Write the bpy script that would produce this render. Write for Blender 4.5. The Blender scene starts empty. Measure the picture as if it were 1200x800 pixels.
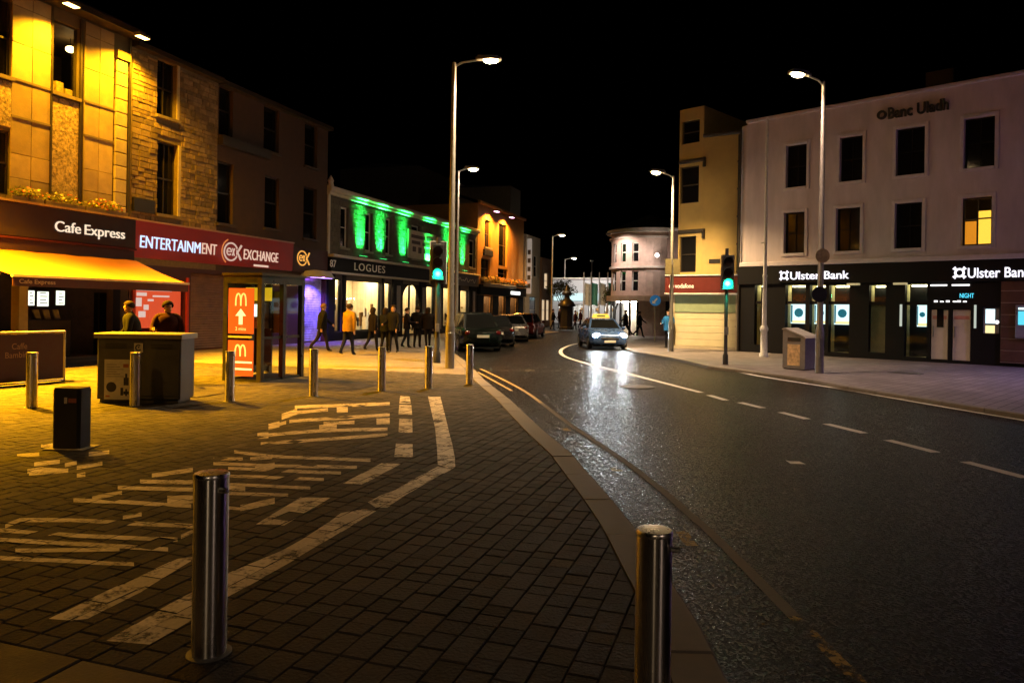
import bpy, bmesh, math, random
from mathutils import Vector, Matrix
random.seed(7)
S = bpy.context.scene
COL = S.collection
R = math.radians
# ------------------------------------------------------------------ camera
HC, FPX, ROLL, HY = 1.7, 850.0, 0.015, 361.0      # eye height, focal length in photo pixels, roll, horizon row
cam = bpy.data.cameras.new('camera'); cam.sensor_width = 36; cam.lens = 36 * FPX / 1200
cam.shift_y = -(400 - HY) / 1200
cam.clip_start = 0.05; cam.clip_end = 2000
co = bpy.data.objects.new('camera', cam); COL.objects.link(co)
ca, sa = math.cos(ROLL), math.sin(ROLL)
co.matrix_world = Matrix(((ca, -sa, 0, 0), (0, 0, -1, 0), (sa, ca, 0, HC), (0, 0, 0, 1)))
S.camera = co
# ------------------------------------------------------------------ night sky and exposure
w = bpy.data.worlds.new('World'); S.world = w; w.use_nodes = True
wn = w.node_tree
sky = wn.nodes.new('ShaderNodeTexSky'); sky.sky_type = 'NISHITA'; sky.sun_disc = False
sky.sun_elevation = R(-6); sky.sun_rotation = R(200)
wn.links.new(sky.outputs[0], wn.nodes['Background'].inputs[0])
wn.nodes['Background'].inputs[1].default_value = 0.0003
S.view_settings.view_transform = 'Standard'; S.view_settings.look = 'None'
S.view_settings.exposure = 0.0; S.view_settings.gamma = 1.0
S.view_settings.use_curve_mapping = False
S.render.engine = 'CYCLES'
S.cycles.use_denoising = True
S.cycles.max_bounces = 6; S.cycles.diffuse_bounces = 3; S.cycles.glossy_bounces = 3
S.cycles.transparent_max_bounces = 12
S.cycles.caustics_reflective = False; S.cycles.caustics_refractive = False
S.cycles.sample_clamp_indirect = 3.0

# ------------------------------------------------------------------ survey helpers (photo pixel -> place on a known plane)
def ray(px, py):
    cx, cy = px - 600.0, HY - py
    return Vector((cx * ca - cy * sa, FPX, cx * sa + cy * ca))
def at(px, py, z=0.0):
    d = ray(px, py); t = (z - HC) / d.z
    return Vector((d.x * t, d.y * t, z))
def p3(px, py, Y):
    d = ray(px, py); t = Y / d.y
    return Vector((d.x * t, Y, HC + d.z * t))

# ------------------------------------------------------------------ materials
def nn(nt, typ, **kw):
    n = nt.nodes.new(typ)
    for k, v in kw.items():
        if k in n.inputs: n.inputs[k].default_value = v
        else: setattr(n, k, v)
    return n
MATS = {}
def M(name, col, rough=.6, metal=0., var=.2, vs=4., bump=0., bs=40., emit=0., ecol=None, attr=False, spec=.5, rvar=.1, stretch=None):
    if name in MATS: return MATS[name]
    m = bpy.data.materials.new(name); m.use_nodes = True; nt = m.node_tree
    b = nt.nodes['Principled BSDF']; L = nt.links.new
    b.inputs['Roughness'].default_value = rough; b.inputs['Metallic'].default_value = metal
    b.inputs['Specular IOR Level'].default_value = spec
    tc = nn(nt, 'ShaderNodeTexCoord'); vec = tc.outputs['Object']
    if stretch:
        mp = nn(nt, 'ShaderNodeMapping'); mp.inputs['Scale'].default_value = stretch
        L(vec, mp.inputs[0]); vec = mp.outputs[0]
    no = nn(nt, 'ShaderNodeTexNoise', Scale=vs, Detail=6., Roughness=.65); L(vec, no.inputs['Vector'])
    if var > 0:
        rp = nn(nt, 'ShaderNodeValToRGB')
        rp.color_ramp.elements[0].position = .3; rp.color_ramp.elements[1].position = .7
        rp.color_ramp.elements[0].color = (*[c * (1 - var) for c in col], 1)
        rp.color_ramp.elements[1].color = (*[min(1, c * (1 + var)) for c in col], 1)
        L(no.outputs[0], rp.inputs[0]); out = rp.outputs[0]
        if attr:
            at_ = nn(nt, 'ShaderNodeAttribute', attribute_name='tint')
            mx = nn(nt, 'ShaderNodeMix', data_type='RGBA', blend_type='MULTIPLY'); mx.inputs['Factor'].default_value = 1
            L(out, mx.inputs[6]); L(at_.outputs['Color'], mx.inputs[7]); out = mx.outputs[2]
        L(out, b.inputs['Base Color'])
    else: b.inputs['Base Color'].default_value = (*col, 1)
    if rvar and rough > .02:
        mr = nn(nt, 'ShaderNodeMapRange'); mr.inputs[1].default_value = .3; mr.inputs[2].default_value = .7
        mr.inputs[3].default_value = max(0, rough - rvar); mr.inputs[4].default_value = min(1, rough + rvar)
        L(no.outputs[0], mr.inputs[0]); L(mr.outputs[0], b.inputs['Roughness'])
    if bump:
        n2 = nn(nt, 'ShaderNodeTexNoise', Scale=bs, Detail=4.); L(vec, n2.inputs['Vector'])
        bp = nn(nt, 'ShaderNodeBump', Strength=bump, Distance=.02); L(n2.outputs[0], bp.inputs['Height'])
        L(bp.outputs[0], b.inputs['Normal'])
    if emit:
        b.inputs['Emission Color'].default_value = (*(ecol or col), 1); b.inputs['Emission Strength'].default_value = emit
    MATS[name] = m
    return m
def glass(name='shop_glass', tint=(.95, .97, .96), gl=.14):
    if name in MATS: return MATS[name]
    m = bpy.data.materials.new(name); m.use_nodes = True; nt = m.node_tree; nt.nodes.remove(nt.nodes['Principled BSDF'])
    t = nn(nt, 'ShaderNodeBsdfTransparent'); t.inputs[0].default_value = (*tint, 1)
    g = nn(nt, 'ShaderNodeBsdfGlossy'); g.inputs['Roughness'].default_value = .03
    fr = nn(nt, 'ShaderNodeFresnel'); fr.inputs[0].default_value = 1.45
    mx = nn(nt, 'ShaderNodeMixShader')
    ge = nn(nt, 'ShaderNodeNewGeometry'); iv = nn(nt, 'ShaderNodeMath', operation='MULTIPLY_ADD'); iv.inputs[1].default_value = -1; iv.inputs[2].default_value = 1
    ml = nn(nt, 'ShaderNodeMath', operation='MULTIPLY'); nt.links.new(ge.outputs['Backfacing'], iv.inputs[0]); nt.links.new(iv.outputs[0], ml.inputs[0]); nt.links.new(fr.outputs[0], ml.inputs[1])
    nt.links.new(ml.outputs[0], mx.inputs[0]); nt.links.new(t.outputs[0], mx.inputs[1]); nt.links.new(g.outputs[0], mx.inputs[2])
    nt.links.new(mx.outputs[0], nt.nodes['Material Output'].inputs[0]); MATS[name] = m
    return m
def worn_paint(name, col, keep=.5, scale=9., soft=.06, rough=.55, attr=False):
    if name in MATS: return MATS[name]
    m = bpy.data.materials.new(name); m.use_nodes = True; nt = m.node_tree; L = nt.links.new
    b = nt.nodes['Principled BSDF']; b.inputs['Roughness'].default_value = rough; b.inputs['Specular IOR Level'].default_value = .25
    tc = nn(nt, 'ShaderNodeTexCoord')
    no = nn(nt, 'ShaderNodeTexNoise', Scale=scale, Detail=8., Roughness=.7); L(tc.outputs['Object'], no.inputs['Vector'])
    n3 = nn(nt, 'ShaderNodeTexNoise', Scale=scale * 7, Detail=3.); L(tc.outputs['Object'], n3.inputs['Vector'])
    ad = nn(nt, 'ShaderNodeMath', operation='MULTIPLY_ADD'); ad.inputs[1].default_value = .35; L(n3.outputs[0], ad.inputs[0]); L(no.outputs[0], ad.inputs[2])
    mr = nn(nt, 'ShaderNodeMapRange'); mr.inputs[1].default_value = .175 + (1 - keep) - soft; mr.inputs[2].default_value = .175 + (1 - keep) + soft
    L(ad.outputs[0], mr.inputs[0]); L(mr.outputs[0], b.inputs['Alpha'])
    rp = nn(nt, 'ShaderNodeValToRGB'); rp.color_ramp.elements[0].color = (*[c * .62 for c in col], 1); rp.color_ramp.elements[1].color = (*col, 1)
    L(n3.outputs[0], rp.inputs[0]); out = rp.outputs[0]
    if attr:
        at_ = nn(nt, 'ShaderNodeAttribute', attribute_name='tint'); mq = nn(nt, 'ShaderNodeMix', data_type='RGBA', blend_type='MULTIPLY'); mq.inputs['Factor'].default_value = 1
        L(out, mq.inputs[6]); L(at_.outputs['Color'], mq.inputs[7]); out = mq.outputs[2]
    L(out, b.inputs['Base Color'])
    MATS[name] = m
    return m
def asphalt():
    m = bpy.data.materials.new('damp_asphalt'); m.use_nodes = True; nt = m.node_tree; L = nt.links.new
    b = nt.nodes['Principled BSDF']; b.inputs['Specular IOR Level'].default_value = .075; tc = nn(nt, 'ShaderNodeTexCoord'); v = tc.outputs['Object']
    big = nn(nt, 'ShaderNodeTexNoise', Scale=.35, Detail=6., Roughness=.6); L(v, big.inputs['Vector'])
    chip = nn(nt, 'ShaderNodeTexVoronoi', Scale=62.); L(v, chip.inputs['Vector'])
    grit = nn(nt, 'ShaderNodeTexNoise', Scale=90., Detail=3., Roughness=.7); L(v, grit.inputs['Vector'])
    rp = nn(nt, 'ShaderNodeValToRGB'); e = rp.color_ramp.elements                 # stone chips mostly dark; the few pale ones paint in sparkles of light
    e[0].position = .0; e[0].color = (.004, .0036, .0033, 1); e[1].position = 1.; e[1].color = (.10, .092, .08, 1)
    e2 = rp.color_ramp.elements.new(.72); e2.color = (.0035, .0031, .0028, 1); e3 = rp.color_ramp.elements.new(.93); e3.color = (.010, .009, .008, 1)
    sx = nn(nt, 'ShaderNodeSeparateColor'); L(chip.outputs['Color'], sx.inputs[0]); L(sx.outputs[0], rp.inputs[0])
    pr = nn(nt, 'ShaderNodeValToRGB'); pr.color_ramp.elements[0].position = .3; pr.color_ramp.elements[1].position = .7; pr.color_ramp.elements[0].color = (.55, .55, .55, 1); pr.color_ramp.elements[1].color = (1.35, 1.3, 1.25, 1)
    L(big.outputs[0], pr.inputs[0]); mx = nn(nt, 'ShaderNodeMix', data_type='RGBA', blend_type='MULTIPLY'); mx.inputs['Factor'].default_value = 1
    L(rp.outputs[0], mx.inputs[6]); L(pr.outputs[0], mx.inputs[7]); L(mx.outputs[2], b.inputs['Base Color'])
    mr = nn(nt, 'ShaderNodeMapRange'); mr.inputs[1].default_value = .35; mr.inputs[2].default_value = .65; mr.inputs[3].default_value = .24; mr.inputs[4].default_value = .44
    L(sx.outputs[1], mr.inputs[0]); L(mr.outputs[0], b.inputs['Roughness'])
    ad = nn(nt, 'ShaderNodeMath', operation='MULTIPLY_ADD'); ad.inputs[1].default_value = .6; L(grit.outputs[0], ad.inputs[0]); L(chip.outputs['Distance'], ad.inputs[2])
    bp = nn(nt, 'ShaderNodeBump', Strength=.55, Distance=.014); L(ad.outputs[0], bp.inputs['Height']); L(bp.outputs[0], b.inputs['Normal'])
    return m
def setts(name, c0, c1, scale, rot, rough=.7):
    m = bpy.data.materials.new(name); m.use_nodes = True; nt = m.node_tree; L = nt.links.new
    b = nt.nodes['Principled BSDF']; b.inputs['Roughness'].default_value = rough; b.inputs['Specular IOR Level'].default_value = .2; tc = nn(nt, 'ShaderNodeTexCoord')
    mp = nn(nt, 'ShaderNodeMapping'); mp.inputs['Rotation'].default_value = (0, 0, rot); L(tc.outputs['Object'], mp.inputs[0])
    br = nn(nt, 'ShaderNodeTexBrick', Scale=scale); L(mp.outputs[0], br.inputs[0])
    br.inputs['Color1'].default_value = (*c0, 1); br.inputs['Color2'].default_value = (*c1, 1); br.inputs['Mortar'].default_value = (.03, .028, .026, 1)
    br.inputs['Mortar Size'].default_value = .012
    no = nn(nt, 'ShaderNodeTexNoise', Scale=.9, Detail=6.); L(tc.outputs['Object'], no.inputs['Vector'])
    mx = nn(nt, 'ShaderNodeMix', data_type='RGBA', blend_type='MULTIPLY'); mx.inputs['Factor'].default_value = .7
    L(br.outputs[0], mx.inputs[6]); L(no.outputs[0], mx.inputs[7])
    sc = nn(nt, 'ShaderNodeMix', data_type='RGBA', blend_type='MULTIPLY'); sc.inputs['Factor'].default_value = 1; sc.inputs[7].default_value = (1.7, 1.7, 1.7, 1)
    L(mx.outputs[2], sc.inputs[6]); L(sc.outputs[2], b.inputs['Base Color'])
    bp = nn(nt, 'ShaderNodeBump', Strength=.4, Distance=.01); L(br.outputs[1], bp.inputs['Height']); bp.invert = True; L(bp.outputs[0], b.inputs['Normal'])
    return m

# ------------------------------------------------------------------ mesh building
class MB:
    def __init__(s): s.v = []; s.f = []; s.m = []; s.t = []; s.mi = 0; s.tint = 1.0
    def q(s, pts):
        i = len(s.v); s.v += [tuple(p) for p in pts]; s.f.append(tuple(range(i, i + len(pts)))); s.m.append(s.mi); s.t.append(s.tint)
        return s
    def mesh(s, V, F):
        i = len(s.v); s.v += [tuple(p) for p in V]
        for f in F: s.f.append(tuple(i + k for k in f)); s.m.append(s.mi); s.t.append(s.tint)
        return s
    def box(s, x0, x1, y0, y1, z0, z1):
        if x0 > x1: x0, x1 = x1, x0
        if y0 > y1: y0, y1 = y1, y0
        if z0 > z1: z0, z1 = z1, z0
        V = [(x0, y0, z0), (x1, y0, z0), (x1, y1, z0), (x0, y1, z0), (x0, y0, z1), (x1, y0, z1), (x1, y1, z1), (x0, y1, z1)]
        return s.mesh(V, [(0, 3, 2, 1), (4, 5, 6, 7), (0, 1, 5, 4), (1, 2, 6, 5), (2, 3, 7, 6), (3, 0, 4, 7)])
    def bbox(s, x0, x1, y0, y1, z0, z1, b=.01):            # box whose front (-y) edges are chamfered
        V = [(x0, y1, z0), (x1, y1, z0), (x1, y1, z1), (x0, y1, z1), (x0, y0 + b, z0), (x1, y0 + b, z0), (x1, y0 + b, z1), (x0, y0 + b, z1),
             (x0 + b, y0, z0 + b), (x1 - b, y0, z0 + b), (x1 - b, y0, z1 - b), (x0 + b, y0, z1 - b)]
        return s.mesh(V, [(0, 3, 2, 1), (8, 9, 10, 11), (4, 5, 9, 8), (5, 6, 10, 9), (6, 7, 11, 10), (7, 4, 8, 11), (0, 1, 5, 4), (1, 2, 6, 5), (2, 3, 7, 6), (3, 0, 4, 7)])
    def prism(s, poly, z0, z1):                            # ccw polygon in xy
        n = len(poly); V = [(p[0], p[1], z0) for p in poly] + [(p[0], p[1], z1) for p in poly]
        return s.mesh(V, [tuple(reversed(range(n))), tuple(range(n, 2 * n))] + [(i, (i + 1) % n, n + (i + 1) % n, n + i) for i in range(n)])
    def xprism(s, poly, x0, x1):                           # polygon in (y,z), extruded along x
        n = len(poly); V = [(x0, p[0], p[1]) for p in poly] + [(x1, p[0], p[1]) for p in poly]
        return s.mesh(V, [tuple(reversed(range(n))), tuple(range(n, 2 * n))] + [(i, (i + 1) % n, n + (i + 1) % n, n + i) for i in range(n)])
    def yprism(s, poly, y0, y1):                           # polygon in (x,z), extruded along y
        n = len(poly); V = [(p[0], y0, p[1]) for p in poly] + [(p[0], y1, p[1]) for p in poly]
        return s.mesh(V, [tuple(range(n)), tuple(reversed(range(n, 2 * n)))] + [(i, n + i, n + (i + 1) % n, (i + 1) % n) for i in range(n)])
    def cyl(s, a, b, r0, r1=None, n=12, cap=True):
        r1 = r0 if r1 is None else r1
        a, b = Vector(a), Vector(b); d = (b - a).normalized()
        u = d.orthogonal().normalized(); v = d.cross(u)
        V = []
        for c, r in ((a, r0), (b, r1)):
            for k in range(n):
                t = 2 * math.pi * k / n; V.append(c + u * (r * math.cos(t)) + v * (r * math.sin(t)))
        F = [(k, (k + 1) % n, n + (k + 1) % n, n + k) for k in range(n)]
        if cap: F += [tuple(reversed(range(n))), tuple(range(n, 2 * n))]
        return s.mesh(V, F)
    def tube(s, pts, r, n=8):
        for a, b in zip(pts, pts[1:]): s.cyl(a, b, r, r, n)
        return s
    def lathe(s, prof, n=20, c=(0, 0, 0)):
        V = []; F = []; k = len(prof)
        for (r, z) in prof:
            for j in range(n):
                t = 2 * math.pi * j / n; V.append((c[0] + r * math.cos(t), c[1] + r * math.sin(t), c[2] + z))
        for i in range(k - 1):
            for j in range(n): F.append((i * n + j, i * n + (j + 1) % n, (i + 1) * n + (j + 1) % n, (i + 1) * n + j))
        F.append(tuple(reversed(range(n)))); F.append(tuple(range((k - 1) * n, k * n)))
        return s.mesh(V, F)
    def ball(s, c, rx, ry=None, rz=None, n=12, m=8):
        ry = ry or rx; rz = rz or rx; V = []; F = []
        for i in range(m + 1):
            a = math.pi * i / m
            for j in range(n):
                t = 2 * math.pi * j / n
                V.append((c[0] + rx * math.sin(a) * math.cos(t), c[1] + ry * math.sin(a) * math.sin(t), c[2] - rz * math.cos(a)))
        for i in range(m):
            for j in range(n): F.append((i * n + j, i * n + (j + 1) % n, (i + 1) * n + (j + 1) % n, (i + 1) * n + j))
        return s.mesh(V, F)
    def build(s, name, mat, parent=None, loc=(0, 0, 0), smooth=False, rotz=0):
        me = bpy.data.meshes.new(name); me.from_pydata(s.v, [], s.f)
        for m in (mat if isinstance(mat, (list, tuple)) else [mat]): me.materials.append(m)
        if any(s.m): me.polygons.foreach_set('material_index', s.m)
        if any(t != 1.0 for t in s.t):
            ca_ = me.color_attributes.new('tint', 'FLOAT_COLOR', 'CORNER'); k = 0
            for p in me.polygons:
                t = s.t[p.index]
                for _ in p.vertices: ca_.data[k].color = (t, t, t, 1); k += 1
        if smooth:
            me.polygons.foreach_set('use_smooth', [True] * len(me.polygons))
            try: me.set_sharp_from_angle(angle=R(40))
            except Exception: pass
        me.update(); me.validate()
        o = bpy.data.objects.new(name, me); COL.objects.link(o); o.location = loc; o.rotation_euler[2] = rotz
        if parent is not None: o.parent = parent
        return o
def tag(o, label=None, cat=None, group=None, kind=None):
    if label: o['label'] = label
    if cat: o['category'] = cat
    if group: o['group'] = group
    if kind: o['kind'] = kind
    return o
def thing(name, label, cat, loc=(0, 0, 0), rz=0, group=None):
    o = bpy.data.objects.new(name, None); COL.objects.link(o); o.location = loc; o.rotation_euler = (0, 0, rz); o.empty_display_size = .2
    return tag(o, label, cat, group)
KIDS = {}
def copy_tree(o, parent=None):
    c = o.copy(); COL.objects.link(c)
    if parent is not None: c.parent = parent
    for ch in list(o.children): copy_tree(ch, c)
    return c
def text(body, mat, parent, x, y, z, width=None, h=.3, ext=.015, bold=0., align='LEFT', name='lettering', shear=0, face='front', spacing=1.0):
    cu = bpy.data.curves.new(name, 'FONT'); cu.body = body; cu.size = h / .70; cu.extrude = ext; cu.offset = bold * h; cu.resolution_u = 4
    cu.align_x = align; cu.shear = shear; cu.space_character = spacing
    o = bpy.data.objects.new(name, cu); COL.objects.link(o); cu.materials.append(mat)
    bpy.context.view_layer.update()
    sx = width / o.dimensions.x if width else 1
    me = bpy.data.meshes.new_from_object(o.evaluated_get(bpy.context.evaluated_depsgraph_get()))
    bpy.data.objects.remove(o); bpy.data.curves.remove(cu); o = bpy.data.objects.new(name, me); COL.objects.link(o)
    if not me.materials: me.materials.append(mat)
    o.scale = (sx, 1, 1); o.parent = parent; o.location = (x, y, z)
    o.rotation_euler = (R(90), 0, 0) if face == 'front' else face
    return o
def light(name, typ, loc, energy, col, parent=None, aim=None, size=60, blend=.4, rad=.05):
    l = bpy.data.lights.new(name, typ); l.energy = energy; l.color = col
    if typ == 'SPOT': l.spot_size = R(size); l.spot_blend = blend
    l.shadow_soft_size = rad
    o = bpy.data.objects.new(name, l); COL.objects.link(o); o.location = loc
    if aim is not None: o.rotation_euler = (Vector(aim) - Vector(loc)).to_track_quat('-Z', 'Y').to_euler()
    if parent is not None: o.parent = parent
    return o

class Fac:
    """A straight street front: local x runs along it (left to right seen from the street), -y faces the street, z up."""
    def __init__(s, name, label, cat, p0, p1, group=None):
        s.p0 = Vector((p0[0], p0[1], 0)); d = Vector((p1[0], p1[1], 0)) - s.p0; s.len = d.length; s.d = d.normalized()
        s.n = Vector((-s.d.y, s.d.x, 0)); s.rz = math.atan2(s.d.y, s.d.x)
        s.e = thing(name, label, cat, s.p0, s.rz, group) if name else None
    def sz(s, px, py, off=0.):
        d = ray(px, py); o = Vector((0, 0, HC)) - s.p0 - s.n * off
        t = -o.dot(s.n) / d.dot(s.n); P = o + d * t
        return P.dot(s.d), P.z
    def rect(s, x0, x1, yt, yb, off=0.):
        ym = (yt + yb) / 2; xm = (x0 + x1) / 2
        return s.sz(x0, ym, off)[0], s.sz(x1, ym, off)[0], s.sz(xm, yb, off)[1], s.sz(xm, yt, off)[1]
    def world(s, x, y, z): return s.p0 + s.d * x + s.n * y + Vector((0, 0, z))
def wall(fac, name, mat, x0, x1, z0, z1, holes, depth=.25, back=8., parent=None, mb=None):
    """Front with real openings, their reveals, and the body of the building behind."""
    b = mb or MB()
    xs = sorted({x0, x1, *[min(max(h[i], x0), x1) for h in holes for i in (0, 1)]}); zs = sorted({z0, z1, *[min(max(h[i], z0), z1) for h in holes for i in (2, 3)]})
    for a, c in zip(xs, xs[1:]):
        for e, g in zip(zs, zs[1:]):
            mx, mz = (a + c) / 2, (e + g) / 2
            if c - a < 1e-5 or g - e < 1e-5 or any(h[0] < mx < h[1] and h[2] < mz < h[3] for h in holes): continue
            b.q([(a, 0, e), (c, 0, e), (c, 0, g), (a, 0, g)])
    for h in holes:
        a, c, e, g = h[:4]; d = depth
        b.q([(a, 0, e), (a, 0, g), (a, d, g), (a, d, e)]); b.q([(c, 0, g), (c, 0, e), (c, d, e), (c, d, g)])
        b.q([(a, 0, g), (c, 0, g), (c, d, g), (a, d, g)]); b.q([(c, 0, e), (a, 0, e), (a, d, e), (c, d, e)])
    b.q([(x0, 0, z0), (x0, 0, z1), (x0, back, z1), (x0, back, z0)]); b.q([(x1, 0, z1), (x1, 0, z0), (x1, back, z0), (x1, back, z1)])
    b.q([(x0, 0, z1), (x1, 0, z1), (x1, back, z1), (x0, back, z1)]); b.q([(x1, back, z0), (x0, back, z0), (x0, back, z1), (x1, back, z1)])
    return b.build(name, mat, parent or (fac.e if fac else None))
def window(parent, x0, x1, z0, z1, fm, gm, sill=None, y=.14, fw=.05, rails=1, bars=0, sw=.08, sd=.09):
    """A sash window: the frame is the part; panes and sill are its sub-parts."""
    f = MB()
    f.box(x0, x0 + fw, y, y + .06, z0, z1).box(x1 - fw, x1, y, y + .06, z0, z1).box(x0 + fw, x1 - fw, y, y + .06, z0, z0 + fw).box(x0 + fw, x1 - fw, y, y + .06, z1 - fw, z1)
    zc = [z0 + fw]
    for k in range(rails):
        zm = z0 + (z1 - z0) * (k + 1) / (rails + 1); f.box(x0 + fw, x1 - fw, y - .012, y + .06, zm - .025, zm + .025); zc += [zm - .025, zm + .025]
    zc.append(z1 - fw)
    for k in range(bars):
        xm = x0 + (x1 - x0) * (k + 1) / (bars + 1); f.box(xm - .015, xm + .015, y - .008, y + .05, z0 + fw, z1 - fw)
    o = f.build('window', fm, parent)
    for k in range(0, len(zc), 2):
        MB().box(x0 + fw, x1 - fw, y + .03, y + .04, zc[k], zc[k + 1]).build('pane', gm[k // 2 % len(gm)] if isinstance(gm, list) else gm, o)
    if sill is not None: MB().box(x0 - sw, x1 + sw, -sd, y, z0 - .1, z0 - .002).build('sill', sill, o)
    return o
def rowstones(b, x0, x1, z0, z1, rh=(.14, .24), rw=(.2, .5), holes=(), proud=(.0, .03), j=.014, y=0., tv=.25):
    z = z0
    while z < z1 - .03:
        h = min(random.uniform(*rh), z1 - z); x = x0 - random.uniform(0, .2)
        while x < x1 - .02:
            ww = random.uniform(*rw); a, c = max(x, x0) + j / 2, min(x + ww, x1) - j / 2
            segs = [(a, c)]
            for (h0, h1, hz0, hz1) in holes:
                if hz0 < z + h and hz1 > z:
                    ns = []
                    for (p, q_) in segs:
                        if h1 <= p or h0 >= q_: ns.append((p, q_)); continue
                        if p < h0: ns.append((p, h0))
                        if q_ > h1: ns.append((h1, q_))
                    segs = ns
            for (p, q_) in segs:
                if q_ - p > .03:
                    b.tint = 1 + random.uniform(-tv, tv); pr = random.uniform(*proud)
                    b.bbox(p, q_, y - .02 - pr, y, z + j / 2, z + h - j / 2, .012)
            x += ww
        z += h
    b.tint = 1.0
    return b
# ================================================================== THE SETTING: ground, kerbs, markings
ROADZ = -0.1
road = MB().q([(-150, -60, ROADZ), (200, -60, ROADZ), (200, 400, ROADZ), (-150, 400, ROADZ)]).build('road', asphalt())
tag(road, kind='structure')
def proj(P):
    d = Vector(P) - Vector((0, 0, HC))
    if d.y < .3: return None
    cx, cz = d.x / d.y * FPX, d.z / d.y * FPX
    return 600 + cx * ca + cz * sa, HY + cx * sa - cz * ca
U = Vector((.95, -.313, 0)).normalized(); V = Vector((.313, .95, 0)).normalized()
def clip(poly, a, n):
    """Keep the part of a polygon where (p - a).n <= 0."""
    out = []
    for p, q_ in zip(poly, poly[1:] + poly[:1]):
        dp, dq = (p - a).dot(n), (q_ - a).dot(n)
        if dp <= 0: out.append(p)
        if dp * dq < 0: out.append(p + (q_ - p) * (dp / (dp - dq)))
    return out
KP = [(857, 800), (821, 731), (789.5, 683), (746, 617), (723, 589), (699, 562), (672, 532), (639, 505), (600, 469), (568.5, 445), (558, 434),
      (548, 424.5), (535, 415), (525, 409), (523, 404.5), (550, 399.5), (590, 395.5), (625, 392.5), (655, 388.5)]
KERB = [at(*p) for p in KP]
e0 = (KERB[0] - KERB[1]).normalized(); KERB.insert(0, KERB[0] + e0 * 7)
RKP = [(1300, 502), (1200, 485), (1158, 478.6), (1084.5, 466.7), (1024, 457), (987, 451.5), (950, 444), (875, 433.5), (830, 428.5), (817, 425), (782, 417.5),
       (742, 411), (733, 408), (728, 403), (722, 399), (716, 395.5), (708, 391)]
RKERB = [Vector((10.2, -8, 0))] + [at(*p) for p in RKP]
def offset(path, d):
    out = []
    for i, p in enumerate(path):
        a = path[max(i - 1, 0)]; b = path[min(i + 1, len(path) - 1)]
        t = (b - a).normalized(); out.append(p + Vector((-t.y, t.x, 0)) * d)
    return out
KIN = offset(KERB, .27)            # left of travel direction = away from the road
RKIN = offset(RKERB, -.2)
granite = M('kerb_granite', (.15, .13, .11), .7, var=.18, vs=9, bump=.15, bs=120)
def kerb_run(name, outer, inner, length, top):
    base = MB()
    for i in range(len(outer) - 1):
        base.q([outer[i] + Vector((0, 0, -.06)), outer[i + 1] + Vector((0, 0, -.06)), inner[i + 1] + Vector((0, 0, -.06)), inner[i] + Vector((0, 0, -.06))])
    root = tag(base.build(name, granite), kind='structure')
    # arc-length resample
    cum = [0]
    for a, b in zip(outer, outer[1:]): cum.append(cum[-1] + (b - a).length)
    def pt(path, s):
        for i in range(len(cum) - 1):
            if s <= cum[i + 1] or i == len(cum) - 2:
                t = (s - cum[i]) / max(1e-6, cum[i + 1] - cum[i]); return path[i].lerp(path[i + 1], min(max(t, 0), 1))
    s = 0.
    while s < cum[-1] - .2:
        e = min(s + length * random.uniform(.92, 1.06), cum[-1]); n = 3; b = MB(); dz = random.uniform(-.006, .004) + top
        o = [pt(outer, s + .008 + (e - s - .016) * k / n) for k in range(n + 1)]; i_ = [pt(inner, s + .008 + (e - s - .016) * k / n) for k in range(n + 1)]
        Vv = []; c = .02
        for k in range(n + 1):
            w_ = (i_[k] - o[k]).normalized()
            Vv += [o[k] + Vector((0, 0, ROADZ - .02)), o[k] + Vector((0, 0, dz - c)), o[k] + w_ * c + Vector((0, 0, dz)), i_[k] - w_ * .004 + Vector((0, 0, dz)), i_[k] - w_ * .004 + Vector((0, 0, -.06))]
        F = []
        for k in range(n):
            for j in range(4): F.append((k * 5 + j, (k + 1) * 5 + j, (k + 1) * 5 + j + 1, k * 5 + j + 1))
        F += [(4, 3, 2, 1, 0), tuple(n * 5 + j for j in range(5))]
        me = b.mesh(Vv, F)
        st = b.build('kerb_stone', granite, root); s = e
    return root
kerb_run('kerb', KERB, KIN, .95, .004)
kerb_run('kerb', RKERB, RKIN, .95, .0)

# ---- the plaza: bed, individually laid setts, slabs
FX = lambda Y: -20.1 + .33 * Y                       # the building line of the left terrace
bedpoly = [p.copy() for p in KIN] + [Vector((FX(62) - 1.5, 62, 0)), Vector((FX(10) - 1.5, 10, 0)), Vector((-24, 8, 0)), Vector((-24, -8, 0))]
plaza = MB().q([(p.x, p.y, -.0125) for p in bedpoly]).build('pavement', M('jointing_sand', (.045, .039, .033), .9, var=.3, vs=30))
tag(plaza, kind='structure')
VF = 17.0
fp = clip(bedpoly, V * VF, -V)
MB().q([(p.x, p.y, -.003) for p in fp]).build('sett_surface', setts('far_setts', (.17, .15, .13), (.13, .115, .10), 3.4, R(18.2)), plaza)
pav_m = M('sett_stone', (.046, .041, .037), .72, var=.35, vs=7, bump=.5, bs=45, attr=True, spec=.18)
slab_m = M('slab_stone', (.075, .06, .042), .7, var=.25, vs=5, bump=.3, bs=60, attr=True)
segs = [(KIN[i], KIN[i + 1]) for i in range(0, 12)]
def near_kerb(c):
    best = None
    for a, b in segs:
        t = max(0, min(1, (c - a).dot(b - a) / (b - a).length_squared)); d = (c - a.lerp(b, t)).length
        if best is None or d < best[0]: best = (d, a, b)
    return best
TOPS = []
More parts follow.
